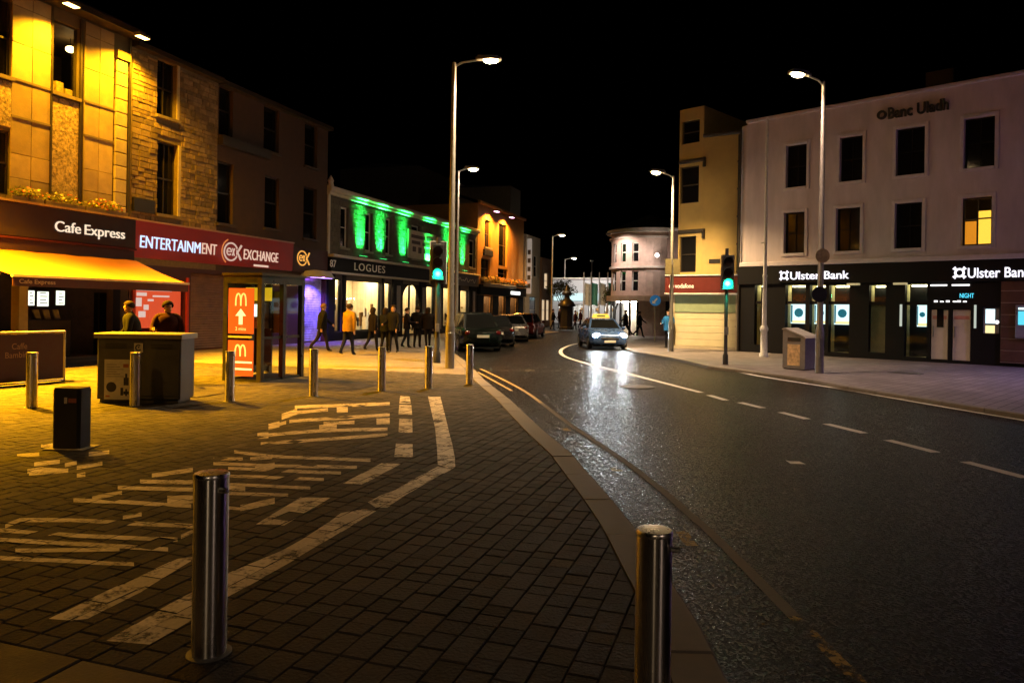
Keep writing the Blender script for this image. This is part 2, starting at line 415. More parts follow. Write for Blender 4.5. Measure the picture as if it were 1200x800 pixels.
def paver_geo(b, poly, z, ch=.006, bed=-.02):
    c = sum(poly, Vector()) / len(poly); n = len(poly)
    tx, ty = random.uniform(-.006, .006), random.uniform(-.006, .006)
    lo = [(p.x, p.y, bed) for p in poly]; mid = [(p.x, p.y, z - ch) for p in poly]
    top = []
    for p in poly:
        d = c - p; q_ = p + d.normalized() * min(ch * 1.3, d.length * .4); top.append((q_.x, q_.y, z + (q_ - c).x * tx + (q_ - c).y * ty))
    TOPS.append((c, z, tx, ty, [p.copy() for p in poly], b.tint))
    F = [tuple(range(2 * n, 3 * n))]
    for i in range(n):
        j = (i + 1) % n; F += [(i, j, n + j, n + i), (n + i, n + j, 2 * n + j, 2 * n + i)]
    b.mesh(lo + mid + top, F)
todo = []
def lay(u0, u1, v0, v1, g, kind):
    poly = [U * (u0 + g) + V * (v0 + g), U * (u1 - g) + V * (v0 + g), U * (u1 - g) + V * (v1 - g), U * (u0 + g) + V * (v1 - g)]
    c = sum(poly, Vector()) / 4
    s = proj(c)
    if s is None: return
    lim = 90 if c.y > 5 else 160
    if not (-lim < s[0] < 1200 + lim and s[1] < 800 + lim): return
    d, a, e = near_kerb(c)
    t = (e - a).normalized(); nrm = Vector((t.y, -t.x, 0))           # towards the road
    if (c - a).dot(nrm) > .25: return
    if d < .45: poly = clip(poly, a - nrm * .008, nrm)
    if len(poly) < 3: return
    ar = 0
    for p, q_ in zip(poly, poly[1:] + poly[:1]): ar += p.x * q_.y - q_.x * p.y
    if ar / 2 < .004: return
    todo.append((s[0] < -5 or s[0] > 1205 or s[1] > 808, c.length_squared, kind, poly))
CW = .155; u = -18.0
while u < 3.2:
    v = 2.65
    while v < VF:
        l = random.choice((.13, .16, .18, .18, .22, .27)); lay(u, u + CW, v, v + l, .0025, 'paver'); v += l
    u += CW
u = -6.0
while u < 3.2:
    v = 2.65
    while v > -.5: lay(u, u + .6, v - .45, v, .005, 'slab'); v -= .45
    u += .6
todo.sort(key=lambda t: (t[0], t[1]))
rest = MB(); nind = 0
for off_, d2, kind, poly in todo:
    tint = random.uniform(.6, 1.3) * (1.35 if random.random() < .04 else 1); z = random.uniform(-.003, .002)
    if kind == 'slab' or nind < 300:
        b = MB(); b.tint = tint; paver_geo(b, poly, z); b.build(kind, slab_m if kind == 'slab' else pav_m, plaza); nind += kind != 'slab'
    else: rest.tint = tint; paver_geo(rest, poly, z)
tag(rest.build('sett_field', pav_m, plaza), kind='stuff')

# ---- right pavement
rp = [p.copy() for p in RKIN] + [Vector((9, 70, 0)), Vector((45, 70, 0)), Vector((45, -8, 0))]
rp = list(reversed(rp))
rpav = MB().q([(p.x, p.y, -.004) for p in rp]).build('pavement', setts('paving_flags', (.16, .14, .14), (.12, .105, .105), 1.1, R(-44.7), .6))
tag(rpav, kind='structure')

# ---- painted markings on the road and on the plaza
white = worn_paint('white_line_paint', (.80, .77, .72), .9, 7)
white2 = worn_paint('plaza_line_paint', (.78, .70, .60), .60, 5, .09, attr=True)
faint = worn_paint('faded_white_paint', (.5, .46, .40), .44, 6)
yellow = worn_paint('yellow_line_paint', (.50, .34, .08), .47, 5, .07)
yellow2 = worn_paint('yellow_line_remnant', (.60, .40, .08), .36, 4, .05)
letterp = worn_paint('worn_letter_paint', (.76, .66, .52), .62, 4.5, .1, attr=True)
def strip(pts, width, z, b=None):
    b = b or MB(); p = [Vector((q_.x, q_.y, z)) for q_ in pts]
    l, r_ = offset(p, width / 2), offset(p, -width / 2)
    for i in range(len(p) - 1): b.q([r_[i], r_[i + 1], l[i + 1], l[i]])
    return b
def smooth_path(pts, n=6):
    out = []
    for i in range(len(pts) - 1):
        p0, p1, p2, p3_ = pts[max(i - 1, 0)], pts[i], pts[i + 1], pts[min(i + 2, len(pts) - 1)]
        for k in range(n):
            t = k / n
            out.append(.5 * ((2 * p1) + (p2 - p0) * t + (2 * p0 - 5 * p1 + 4 * p2 - p3_) * t * t + (3 * p1 - p0 - 3 * p2 + p3_) * t ** 3))
    return out + [pts[-1]]
RM = ROADZ + .004
def rline(name, pts, width, mat, sm=True, dz=0):
    P = [at(x, y, ROADZ) for x, y in pts]
    if sm and len(P) > 2: P = smooth_path(P)
    return strip(P, width, RM + dz).build(name, mat, road)
rline('edge_line', [(840, 430.5), (892, 441), (987, 456), (1090, 474), (1200, 492.5), (1330, 515)], .14, white)
for a in (((990, 453.6), (1022, 458.6)), ((1052, 463.6), (1084, 469.6)), ((1115, 475), (1158, 482))): rline('yellow_dash', a, .1, white)
rline('centre_line', [(690, 400.5), (672, 403.5), (660, 408), (657, 413), (664, 418.5), (688, 426), (722, 434.5), (760, 444), (822, 460)], .15, white)
for a in (((831, 463), (851, 469)), ((867, 471.5), (894, 478)), ((915, 483), (946, 491)), ((968, 496.5), (1013, 507.5)), ((1040, 515.5), (1097, 530)), ((1131, 541), (1203, 560)), ((1245, 573), (1330, 598))):
    rline('centre_dash', a, .15, white)
rline('stop_line', [(572, 434), (720, 434.5)], .14, faint)
rline('yellow_line', [(563, 432), (590, 445), (615, 458.5), (634, 472)], .08, M('fresh_yellow_paint', (.30, .20, .06), .6, var=.3, vs=9))
rline('yellow_line', [(634, 472), (666, 496), (720, 532), (768, 568), (810, 604), (840, 631), (930, 722)], .085, worn_paint('dulled_yellow_paint', (.10, .075, .04), .8, 6))
rline('yellow_line', [(930, 722), (1008, 800), (1070, 865)], .08, yellow)
rline('yellow_line', [(560, 436), (600, 458)], .07, M('fresh_yellow_paint', (.30, .20, .06)))
rline('yellow_line', [(805, 628), (870, 700), (925, 775)], .08, yellow2)
for a in (((798, 622), (806, 634), (812, 640)), ((660, 501), (666, 505)), ((718, 547), (724, 552))): rline('yellow_line', a, .1, yellow, dz=.003)
GRID = {}
for k, T in enumerate(TOPS): GRID.setdefault((int(T[0].x // .5), int(T[0].y // .5)), []).append(k)
def lay_paint(mb, P, lift, miss=.02):
    """Paint lies on each stone by itself: the stroke is cut by every stone's top face, so the joints show through."""
    x0, x1 = min(p.x for p in P) - .35, max(p.x for p in P) + .35; y0, y1 = min(p.y for p in P) - .35, max(p.y for p in P) + .35
    for gx_ in range(int(x0 // .5), int(x1 // .5) + 1):
        for gy_ in range(int(y0 // .5), int(y1 // .5) + 1):
            for k in GRID.get((gx_, gy_), ()):
                c, z, tx, ty, top, tint = TOPS[k]; poly = [p.copy() for p in P]
                for a, e in zip(top, top[1:] + top[:1]):
                    t = e - a
                    if t.length < 1e-6: continue
                    poly = clip(poly, a, Vector((t.y, -t.x, 0)).normalized())
                    if len(poly) < 3: break
                if len(poly) < 3: continue
                ar = sum(p.x * q_.y - q_.x * p.y for p, q_ in zip(poly, poly[1:] + poly[:1])) / 2
                r_ = random.Random(k).random()
                if abs(ar) < 2e-5 or r_ < miss: continue
                if ar < 0: poly.reverse()
                mb.tint = .72 + .4 * random.Random(k + 7).random(); mb.q([(p.x, p.y, z + lift + (p.x - c.x) * tx + (p.y - c.y) * ty) for p in poly])
def pline(name, poly, mat):
    P = [at(x, y, 0) for x, y in poly]; P.reverse(); mb = MB(); lay_paint(mb, P, .0012); mb.tint = 1.0
    return mb.build(name, mat, plaza)
pline('bay_line', [(501.6, 464.5), (506, 484), (510, 502), (512, 524), (513, 543.6), (524, 548), (533.5, 546.5), (533, 536), (530, 520), (526, 505), (521, 484), (516, 464.5)], white2)
pline('bay_line', [(503, 552), (483, 562), (463, 574), (446, 580), (431, 588), (440, 594), (454, 594), (480, 577), (508, 561), (533.5, 547.5), (524, 548.5), (513, 546)], white2)
pline('bay_line', [(399.6, 601), (380, 615), (359, 628.5), (330, 645), (302, 657), (270, 669.5), (235, 689), (200, 707), (160, 730), (124, 750.5), (175, 755), (220, 729), (263, 701), (300, 681), (339, 659), (390, 629), (441, 598), (425, 596)], white2)
pline('bay_dash', [(57, 725), (82, 727), (103, 724), (165, 693), (224, 657), (226, 652), (208, 654), (130, 690)], white2)
pline('bay_dash', [(300, 614), (333, 615), (387, 583), (352, 582.5)], white2)
pline('bay_dash', [(402, 566), (424, 567.5), (470, 543.5), (447, 542.5)], white2)
pline('bay_dash', [(462, 535), (484, 535.5), (483.5, 520), (464, 519.5)], white2)
pline('bay_dash', [(467, 506), (483.5, 507), (483, 491), (468, 490.5)], white2)
pline('bay_dash', [(467, 485), (483, 485.5), (482, 474.5), (468, 474)], white2)
pline('bay_dash', [(468, 472.5), (481.5, 472.5), (480, 464.5), (469, 464)], white2)
LT = MB(); SEEN = []
def stroke(x0, y0, x1, y1, th):
    th *= 1.4
    for k in range(1):
        P = [at(x, y, 0) for x, y in ((x0, y0 - th / 2), (x0, y0 + th / 2), (x1, y1 + th / 2), (x1, y1 - th / 2))]
        lay_paint(LT, P, .0016 + .0003 * (len(SEEN) % 9), .04); SEEN.append(1)
def z5(a): return [(250 + x / 3.871, 460 + y / 3.871) for x, y in a]
def z4(a): return [(250 + x / 3.477, 430 + y / 3.477) for x, y in a]
def z3(a): return [(x / 5, 540 + y / 5) for x, y in a]
for f, th, L_ in ((z5, 2.6, [((370, 65), (800, 50)), ((345, 130), (800, 100)), ((250, 158), (330, 135)), ((200, 195), (500, 172)), ((500, 172), (790, 165)), ((215, 232), (600, 205)), ((600, 205), (790, 190)),
                          ((500, 140), (640, 135)), ((330, 95), (520, 78))]),
                  (z5, 5.0, [((310, 110), (380, 85)), ((480, 160), (560, 150)), ((740, 130), (800, 128)), ((250, 155), (300, 143)), ((200, 195), (250, 193)), ((560, 78), (610, 76))]),
                  (z4, 2.6, [((85, 345), (250, 365)), ((250, 365), (640, 380)), ((0, 375), (120, 375)), ((150, 374), (240, 368)), ((0, 392), (240, 402)), ((240, 402), (585, 408)), ((60, 413), (520, 432)), ((60, 443), (450, 458)),
                             ((55, 478), (395, 493)), ((60, 515), (305, 523)), ((55, 574), (125, 580))]),
                  (z4, 5.0, [((170, 412), (250, 402)), ((110, 575), (250, 545)), ((55, 492), (130, 494))]),
                  (z3, 3.4, [((890, 85), (1130, 52)), ((820, 120), (1130, 125)), ((690, 158), (1130, 168)), ((540, 215), (715, 188)), ((430, 230), (740, 242)), ((740, 242), (1120, 266)), ((720, 333), (830, 315)), ((110, 345), (400, 345)), ((400, 345), (1130, 382)),
                             ((30, 382), (120, 346)), ((0, 405), (480, 440)), ((480, 440), (1040, 462)), ((1060, 445), (1130, 415)), ((0, 462), (500, 490)), ((500, 490), (985, 517)), ((90, 525), (700, 520)), ((0, 566), (785, 605)),
                             ((200, 20), (350, 5)), ((170, 75), (400, 55)), ((160, 62), (240, 48)), ((240, 48), (400, 58)), ((450, 40), (600, 15)), ((450, 86), (500, 80)), ((380, 25), (450, 10)),
                             ((240, -90), (460, -110)), ((520, -40), (640, -50)), ((100, -30), (230, -40))]),
                  (z3, 7.0, [((980, 228), (1130, 222))])):
    for a, b in L_:
        (x0, y0), (x1, y1) = f([a, b]); stroke(x0, y0, x1, y1, th)
tag(LT.build('painted_lettering', letterp, plaza), kind='stuff')
# ---- iron covers and litter
iron = M('cast_iron', (.05, .045, .042), .45, .6, var=.3, vs=20, bump=.3, bs=90)
def cover(P, r, lab, parentz, square=None, rz=0.):
    t = thing('manhole_cover', lab, 'manhole cover', (P.x, P.y, parentz), rz)
    b = MB()
    if square:
        a, c = square
        b.box(-a, a, -c, -c + .05, 0, .012).box(-a, a, c - .05, c, 0, .012).box(-a, -a + .05, -c + .05, c - .05, 0, .012).box(a - .05, a, -c + .05, c - .05, 0, .012); b.build('cover_frame', iron, t)
        MB().box(-a + .055, a - .055, -c + .055, c - .055, 0, .009).build('lid', iron, t)
    else:
        b.lathe([(r, 0), (r, .012), (r * .88, .012), (r * .88, .0)], 28); b.build('cover_frame', iron, t)
        MB().lathe([(r * .86, 0), (r * .86, .009), (.01, .010)], 28).build('lid', iron, t)
cover(at(746, 453, ROADZ), .42, 'round iron manhole cover in the road just before the taxi', ROADZ)
cover(at(1061, 437), 0, 'dark rectangular iron cover in the pavement before the bank', -.004, (.42, .2), R(-44.7))
cover(at(235, 462), 0, 'dark rectangular cover in the plaza beside the grey utility cabinet', .003, (.45, .3), R(72))
pap = M('litter_paper', (.9, .89, .87), .7, var=.05, emit=.0)
P = at(932, 543, ROADZ); b = MB()
b.q([(-.07, -.03, .006), (.05, -.06, .01), (.06, .03, .022), (-.04, .07, .014)]); b.q([(.05, -.06, .01), (.11, -.04, .004), (.06, .03, .022)]); b.q([(-.07, -.03, .006), (-.04, .07, .014), (-.10, .05, .03)])
tag(b.build('litter', pap, None, P), 'crumpled scrap of white paper lying alone on the dark road', 'litter')
# ================================================================== STREET FURNITURE
galv = M('galvanised_steel', (.26, .25, .23), .45, .6, var=.15, vs=12)
black_metal = M('black_painted_metal', (.018, .018, .019), .4, var=.2, vs=10)
ANISO = .25
steel = M('brushed_stainless', (.82, .80, .77), .27, 1., var=.12, vs=14, stretch=(1, 1, .05))
steel_cap = M('stainless_cap', (.86, .83, .78), .3, 1., var=.15, vs=20)
grime = M('grey_plastic', (.12, .115, .11), .5, var=.2, vs=12)
def glow(name, col, e): return M(name, tuple(.15 * c for c in col), .4, var=0, emit=e, ecol=col, rvar=0)
WARM = (1., .66, .30); SOD = (1., .42, .006)
lens_w = glow('lamp_lens_warm', (1., .66, .32), 380)
lens_c = glow('lamp_lens_pale', (1., .78, .54), 300)
LP = []
for m_ in (steel,):
    nt_ = m_.node_tree; bs_ = nt_.nodes['Principled BSDF']; tg_ = nt_.nodes.new('ShaderNodeTangent'); tg_.direction_type = 'RADIAL'; tg_.axis = 'Z'
    nt_.links.new(tg_.outputs[0], bs_.inputs['Tangent']); bs_.inputs['Anisotropic'].default_value = .95; bs_.inputs['Anisotropic Rotation'].default_value = ANISO
def lamp_post(base, head, label, energy, col, lens, group='street lamps along the road', r=.085, pz=0, cone=140, sign=1, name='street_lamp', tip=None):
    """base: foot of the column; head: where the lantern hangs."""
    t = thing(name, label, 'street lamp', base, 0, group)
    h = head - base; hx = Vector((h.x, h.y, 0)); ln = hx.length; dirn = hx.normalized()
    b = MB(); H = tip if tip else h.z - .05
    b.lathe([(r * 1.35, 0), (r * 1.35, 1.15), (r * 1.25, 1.22), (r, 1.3), (r * .62, H - .1), (r * .5, H)], 16)
    b.build('column', galv, t, smooth=True)
    MB().bbox(-.05, .05, -r * 1.42, -r * 1.2, .45, 1.0, .006).build('access_door', galv, t)
    a0 = Vector((0, 0, H - .12)); a1 = Vector((h.x, h.y, h.z + .03)) - dirn * .28
    MB().tube([a0, a0.lerp(a1, .35) + Vector((0, 0, .06)), a1], .03, 8).build('bracket_arm', galv, t)
    hd = MB(); rz = math.atan2(dirn.y, dirn.x)
    hd.prism([(-.32, -.08), (.12, -.14), (.36, -.11), (.4, 0), (.36, .11), (.12, .14), (-.32, .08)], .03, .09)
    hd.prism([(-.28, -.05), (.1, -.1), (.3, -.07), (.3, .07), (.1, .1), (-.28, .05)], .091, .15)
    lan = hd.build('lantern', galv, t, (h.x, h.y, h.z), rotz=rz)
    MB().ball((0.1, 0, .02), .2, .11, .075, 14, 8).build('lens', lens, lan, smooth=True)
    light('lamp_light', 'SPOT', (.1, 0, -.07), energy, col, lan, size=cone, blend=1., rad=.1).rotation_euler = (0, 0, 0)
    return t
B1 = at(527, 431.5); H1 = p3(571, 72, B1.y)
lamp_post(B1, H1, 'tall street lamp nearest the plaza, lit lantern on a short arm over the kerb', 6500, (1., .72, .42), lens_w, r=.095)
B2 = at(960, 437); H2 = p3(938, 89, B2.y - .3)
lamp_post(B2, H2, 'tall lit street lamp standing beside the grey bin outside the bank', 2000, (1., .66, .5), lens_w)
B3 = at(786, 411.5); H3 = p3(771, 203, B3.y - .3)
lamp_post(B3, H3, 'lit street lamp at the corner in front of the shuttered yellow shop', 9500, (1., .66, .30), lens_w)
B4 = at(534, 404.5); H4 = p3(552, 199, B4.y)
lamp_post(B4, H4, 'lit street lamp behind the parked cars, rising behind the nearest lamp column', 2200, (1., .74, .45), lens_c)
B5 = Vector((.0, 62, 0)); B5.x = p3(646, 385, 62).x
lamp_post(B5, p3(657, 276, 62), 'distant lit street lamp beyond the parked cars on the left pavement', 1500, (1., .7, .4), lens_c)
B6 = Vector((p3(661, 380, 88).x, 88, 0))
lamp_post(B6, p3(672, 303, 88), 'farthest lit street lamp at the end of the street', 1500, (1., .78, .55), lens_c)
# assumed lamps, added for their light and unseen, outside the picture, left of the plaza and right of the bank front
lamp_post(Vector((-13.6, 14.6, 0)), Vector((-12.3, 15.3, 6.6)), 'assumed street lamp with an orange light, unseen left of the cafe', 85000, SOD, glow('assumed_lens_sodium', (1., .5, .08), 60), cone=128)  # assumed lamp, source for the golden pool on the plaza
lamp_post(Vector((-10.6, 6.0, 0)), Vector((-9.4, 6.6, 7.2)), 'assumed street lamp with an amber light standing left of the picture beside the plaza', 900, (1., .48, .08), glow('assumed_lens_amber', (1., .6, .2), 60), cone=126)  # assumed too; added so the cabinet front gets some light
lamp_post(Vector((-2.6, -13.5, 0)), Vector((-1.7, -13.4, 8.4)), 'assumed street lamp behind the camera at the plaza edge', 4500, (1., .66, .34), lens_c, cone=150)  # added unseen lamp: streaks on the bollards, light on things facing the camera
lamp_post(Vector((11.2, -9.5, 0)), Vector((10.2, -9.4, 8.2)), 'assumed street lamp behind the camera on the right pavement', 3600, (1., .66, .5), lens_c, cone=150)  # another added lamp, for the pinkish streak on the bollards
lamp_post(Vector((20.4, 15.2, 0)), Vector((20.0, 15.8, 7.6)), 'assumed street lamp with a violet light, unseen right of the bank', 9000, (.55, .36, 1.), glow('assumed_lens_violet', (.6, .45, 1.), 60))  # added unseen lamp that tints the bank wall and pavement violet

# ---- unlit white column with a moulded foot
B7 = at(895, 418); t = thing('white_column', 'tall slim white column with a thick moulded foot at the left end of the bank', 'post', B7)
wh = M('white_gloss_paint', (.62, .62, .62), .35, var=.12, vs=10)
MB().lathe([(.17, 0), (.17, .1), (.13, .16), (.12, .95), (.15, 1.0), (.15, 1.08), (.11, 1.15), (.10, 1.2)], 20).build('foot', wh, t, smooth=True)
MB().lathe([(.085, 1.2), (.075, 3.0), (.085, 3.02), (.085, 3.1), (.065, 3.12), (.05, p3(899, 138, B7.y).z)], 16).build('shaft', wh, t, smooth=True)
MB().tube([(0, 0, 4.3), (-.1, 0, 4.33), (-.16, 0, 4.28)], .02, 6).build('cable_hook', wh, t)

# ---- stainless bollards in a curved row
def make_bollard():
    root = thing('bollard', '', 'bollard', (0, 0, 0), 0, 'stainless bollards edging the plaza')
    MB().lathe([(.075, 0), (.075, .822), (.0745, .824)], 32).build('post', steel, root, smooth=True)
    MB().lathe([(.077, .8245), (.077, .838), (.072, .845), (.03, .848)], 32).build('cap', steel_cap, root, smooth=True)
    MB().lathe([(.098, 0), (.098, .004), (.08, .008), (.076, .008)], 28).build('base_ring', grime, root, smooth=True)
    MB().cyl((.06, -.05, .775), (.095, -.06, .775), .013, .013, 10).build('lock_lug', steel_cap, root)
    return root
bol = make_bollard(); first = True
for px, py, lab in ((245, 764.5, 'nearest bollard on the left, standing where the white bay line ends'), (37, 477, 'bollard in front of the maroon cafe screen'),
                    (158, 475.5, 'bollard directly in front of the grey utility cabinet'), (269, 470, 'bollard in front of the phone box advertising panel'),
                    (367, 464, 'bollard just right of the phone box, below the man in black'), (447, 458, 'bollard below the group of people outside the lit shop'),
                    (502, 455, 'bollard between the traffic light and the end of the bay line'), (550, 450, 'last bollard of the row, right of the tall street lamp at the kerb')):
    o = bol if first else copy_tree(bol); first = False; o.location = at(px, py); o['label'] = lab
    if px == 245: o.scale = (1.08, 1.08, 1.04)
o = copy_tree(bol); P = p3(767, 619, 3.0); o.location = (P.x, 3.0, 0); o['label'] = 'bollard at the very front on the kerb, cut off by the bottom edge'; o.scale = (.985, .985, P.z / .848)
# ---- short dark square bollard
P = at(84, 524.5); t = thing('square_bollard', 'short black slab bollard with a small reflective sticker before the cabinet', 'bollard', P, R(-3))
cz = M('charcoal_coating', (.022, .02, .02), .55, var=.25, vs=10)
b = MB(); w2 = .165; pl = [(-w2, -.09), (-w2 + .03, -.12), (w2 - .03, -.12), (w2, -.09), (w2, .09), (w2 - .03, .12), (-w2 + .03, .12), (-w2, .09)]
b.prism(pl, .0, .685); b.prism([(x * .97, y * .95) for x, y in pl], .686, .705); b.build('post', cz, t)
MB().prism([(-.24, -.17), (.24, -.17), (.24, .17), (-.24, .17)], 0.004, .012).build('base_plate', M('worn_flange', (.3, .26, .2), .6, var=.3), t)
rf = M('reflective_sticker', (.62, .58, .55), .4, var=.2, vs=30)
MB().box(-.015, .02, -.1235, -.1215, .53, .60).build('sticker', rf, t)
MB().box(.035, .13, -.1235, -.1215, .54, .59).build('sticker', M('red_sticker', (.35, .12, .09), .5), t)
# ---- utility cabinet
Pc = at(162, 472.2); t = thing('utility_cabinet', 'wide dark grey utility cabinet with an information panel on the plaza', 'cabinet', Pc, R(1))
cg = M('cabinet_grey', (.085, .082, .075), .5, var=.22, vs=6)
b = MB(); b.bbox(-.70, .70, 0, .55, .06, 1.09, .015); b.box(-.66, .66, .03, .5, .0, .06); b.build('body', cg, t)
lidm = M('cabinet_lid', (.32, .29, .23), .45, var=.15, vs=8)
MB().xprism([(-.04, 1.09), (-.05, 1.10), (-.05, 1.165), (-.03, 1.18), (.58, 1.18), (.6, 1.165), (.6, 1.09)], -.735, .735).build('lid', lidm, t)
for a, c in ((-.68, -.055), (.03, .68)): MB().bbox(a, c, -.012, 0, .12, .92, .006).build('door', cg, t)
for a, c in ((-.56, -.2), (.2, .56)):
    b = MB()
    for k in range(3): b.box(a, c, -.004, .0, .985 - k * .03, .998 - k * .03)
    b.build('vent_slot', black_metal, t)
pm = M('notice_white', (.62, .58, .5), .5, var=.12, vs=10); dk = M('print_dark', (.03, .028, .026), .5, var=0); og = M('print_orange', (.45, .16, .05), .5, var=0)
pn = MB().box(-.565, -.12, -.02, -.0125, .06, .735).build('notice_panel', pm, t)
b = MB()
for k in range(6): b.box(-.53, -.36 + .06 * ((k * 7) % 3), -.0225, -.0205, .645 - k * .04, .652 - k * .04)
b.cyl((-.445, -.0205, .27), (-.445, -.0225, .27), .085, .085, 20); b.bbox(-.24, -.155, -.0225, -.0205, .3, .43, .002); b.box(-.215, -.18, -.0225, -.0205, .43, .5)
b.box(-.29, -.245, -.0225, -.0205, .13, .26).box(-.24, -.15, -.0225, -.0205, .15, .20).box(-.21, -.18, -.0225, -.0205, .12, .24); b.build('print', dk, pn)
MB().box(-.25, -.16, -.0225, -.0205, .6, .66).box(-.54, -.47, -.0225, -.0205, .1, .13).build('print', og, pn)
st = MB().box(-.075, .075, -.02, -.0125, .86, 1.015).build('logo_sticker', pm, t)
b = MB()
for k in range(11):                       # dark ring, open at the right, around a small mark
    a0, a1 = R(50 + k * 25), R(50 + (k + 1) * 25)
    b.yprism([(r_ * math.cos(a), .937 + r_ * math.sin(a)) for a, r_ in ((a0, .035), (a0, .056), (a1, .056), (a1, .035))][::-1], -.0225, -.0205)
b.cyl((.005, -.0205, .945), (.005, -.0225, .945), .014, .014, 10); b.build('print', dk, st)

# ---- phone box
Pb = at(304.5, 447.6); A0 = Pb - U * .9; t = thing('phone_box', 'black phone box with orange advertising panels on its front side', 'phone box', A0, math.atan2(U.y, U.x))
PW, PD, PH = .9, 1.5, 2.36
bm_ = M('phone_box_black', (.025, .024, .022), .35, var=.2, vs=9); brass = M('phone_box_edge', (.06, .05, .03), .4, .3, var=.2)
for x, y in ((0, 0), (PW, 0), (0, PD), (PW, PD), (PW, PD * .52), (0, PD * .52)):
    MB().box(x - .055, x + .055, y - .055, y + .055, 0, PH - .1).build('post', brass if (x, y) in ((PW, 0), (0, PD * .52)) else bm_, t)
b = MB(); b.box(-.05, PW + .05, -.05, PD + .05, PH - .2, PH - .02); b.build('fascia', bm_, t)
MB().box(-.08, PW + .08, -.08, PD + .08, PH - .019, PH + .03).build('roof', brass, t)
MB().box(-.03, PW + .03, -.03, PD + .03, -.004, .05).build('plinth', bm_, t)
adm = M('advert_orange', (.30, .04, .01), .4, var=.06, vs=3, emit=.75, ecol=(1., .13, .012)); ady = M('advert_yellow', (.85, .6, .12), .4, var=0, emit=.9, ecol=(1., .62, .2))
cream = M('advert_cream', (.85, .75, .5), .4, var=0, emit=.95, ecol=(1., .8, .48))
def arches(parent, cx, z0, w_, h_):
    b = MB()
    for sgn in (-1, 1):
        pts = []
        c0 = cx + sgn * w_ / 4
        for k in range(13):
            a = math.pi * k / 12; pts.append((c0 + w_ / 4 * math.cos(a) * (1.0), z0 + h_ * math.sin(a) ** .62))
        for (x0, z0_), (x1, z1) in zip(pts, pts[1:]):
            d = Vector((x1 - x0, z1 - z0_)).normalized() if (x1 - x0, z1 - z0_) != (0, 0) else Vector((1, 0)); n = Vector((-d.y, d.x)) * .018
            b.yprism([(x0 - n.x, z0_ - n.y), (x1 - n.x, z1 - n.y), (x1 + n.x, z1 + n.y), (x0 + n.x, z0_ + n.y)][::1], -.052, -.0465)
    b.build('logo', ady, parent)
up = MB().box(.08, .74, -.045, -.02, 1.05, 2.05).build('advert_panel', adm, t)
arches(up, .41, 1.66, .27, .27)
MB().yprism([(.36, 1.25), (.46, 1.25), (.46, 1.44), (.55, 1.44), (.41, 1.6), (.27, 1.44), (.36, 1.44)], -.05, -.0465).build('arrow', cream, up)
text('2 mins', ady, up, .41, -.047, 1.12, None, .075, .001, .01, 'CENTER')
lo = MB().box(.08, .74, -.045, -.02, .12, .9).build('advert_panel', adm, t)
arches(lo, .41, .55, .27, .25)
b = MB(); b.box(.27, .72, -.049, -.0465, .40, .44).box(.27, .72, -.049, -.0465, .25, .29); b.build('print_line', cream, lo)
MB().box(.08, .70, -.045, -.02, .955, 1.0).build('rail', M('pale_rail', (.6, .55, .4), .4), t)
gl = glass()
for y0, y1 in ((.03, PD * .52 - .03), (PD * .52 + .03, PD - .03)):
    MB().box(PW - .018, PW + .018, y0, y1, .93, .99).build('rail', bm_, t)
    for z0, z1 in ((.2, .93), (.99, PH - .2)): MB().box(PW - .004, PW + .004, y0, y1, z0, z1).build('pane', gl, t)
MB().box(-.012, .012, .06, PD - .06, .1, PH - .2).build('side_panel', bm_, t)
MB().box(.15, .62, PD * .52 - .02, PD * .52 + .02, .3, PH - .2).build('partition', bm_, t)
ph = MB().bbox(.22, .56, .55, .74, 1.15, 1.75, .02).build('telephone', M('telephone_steel', (.5, .52, .5), .3, .6, emit=.0), t)
MB().box(.28, .5, .545, .55, 1.42, 1.7).build('screen', glow('phone_screen', (.75, 1., .9), 1.6), ph)
MB().tube([(.25, .53, 1.2), (.2, .5, 1.4), (.22, .53, 1.62)], .03, 8).build('handset', black_metal, ph)
MB().box(.1, .8, .5, .52, 1.78, 2.08).build('notice', M('notice_yellow', (.75, .6, .05), .5, var=.05, emit=.5, ecol=(1, .75, .02)), t)
b = MB(); b.box(.2, .6, .75, .78, .55, .62).box(.25, .55, .75, .78, .35, .4); b.build('shelf', brass, t)
MB().box(.12, .8, PD * .55, PD * .56, 1.05, 2.0).build('back_panel', M('drab_panel', (.14, .12, .06), .6, var=.3, vs=3), t)

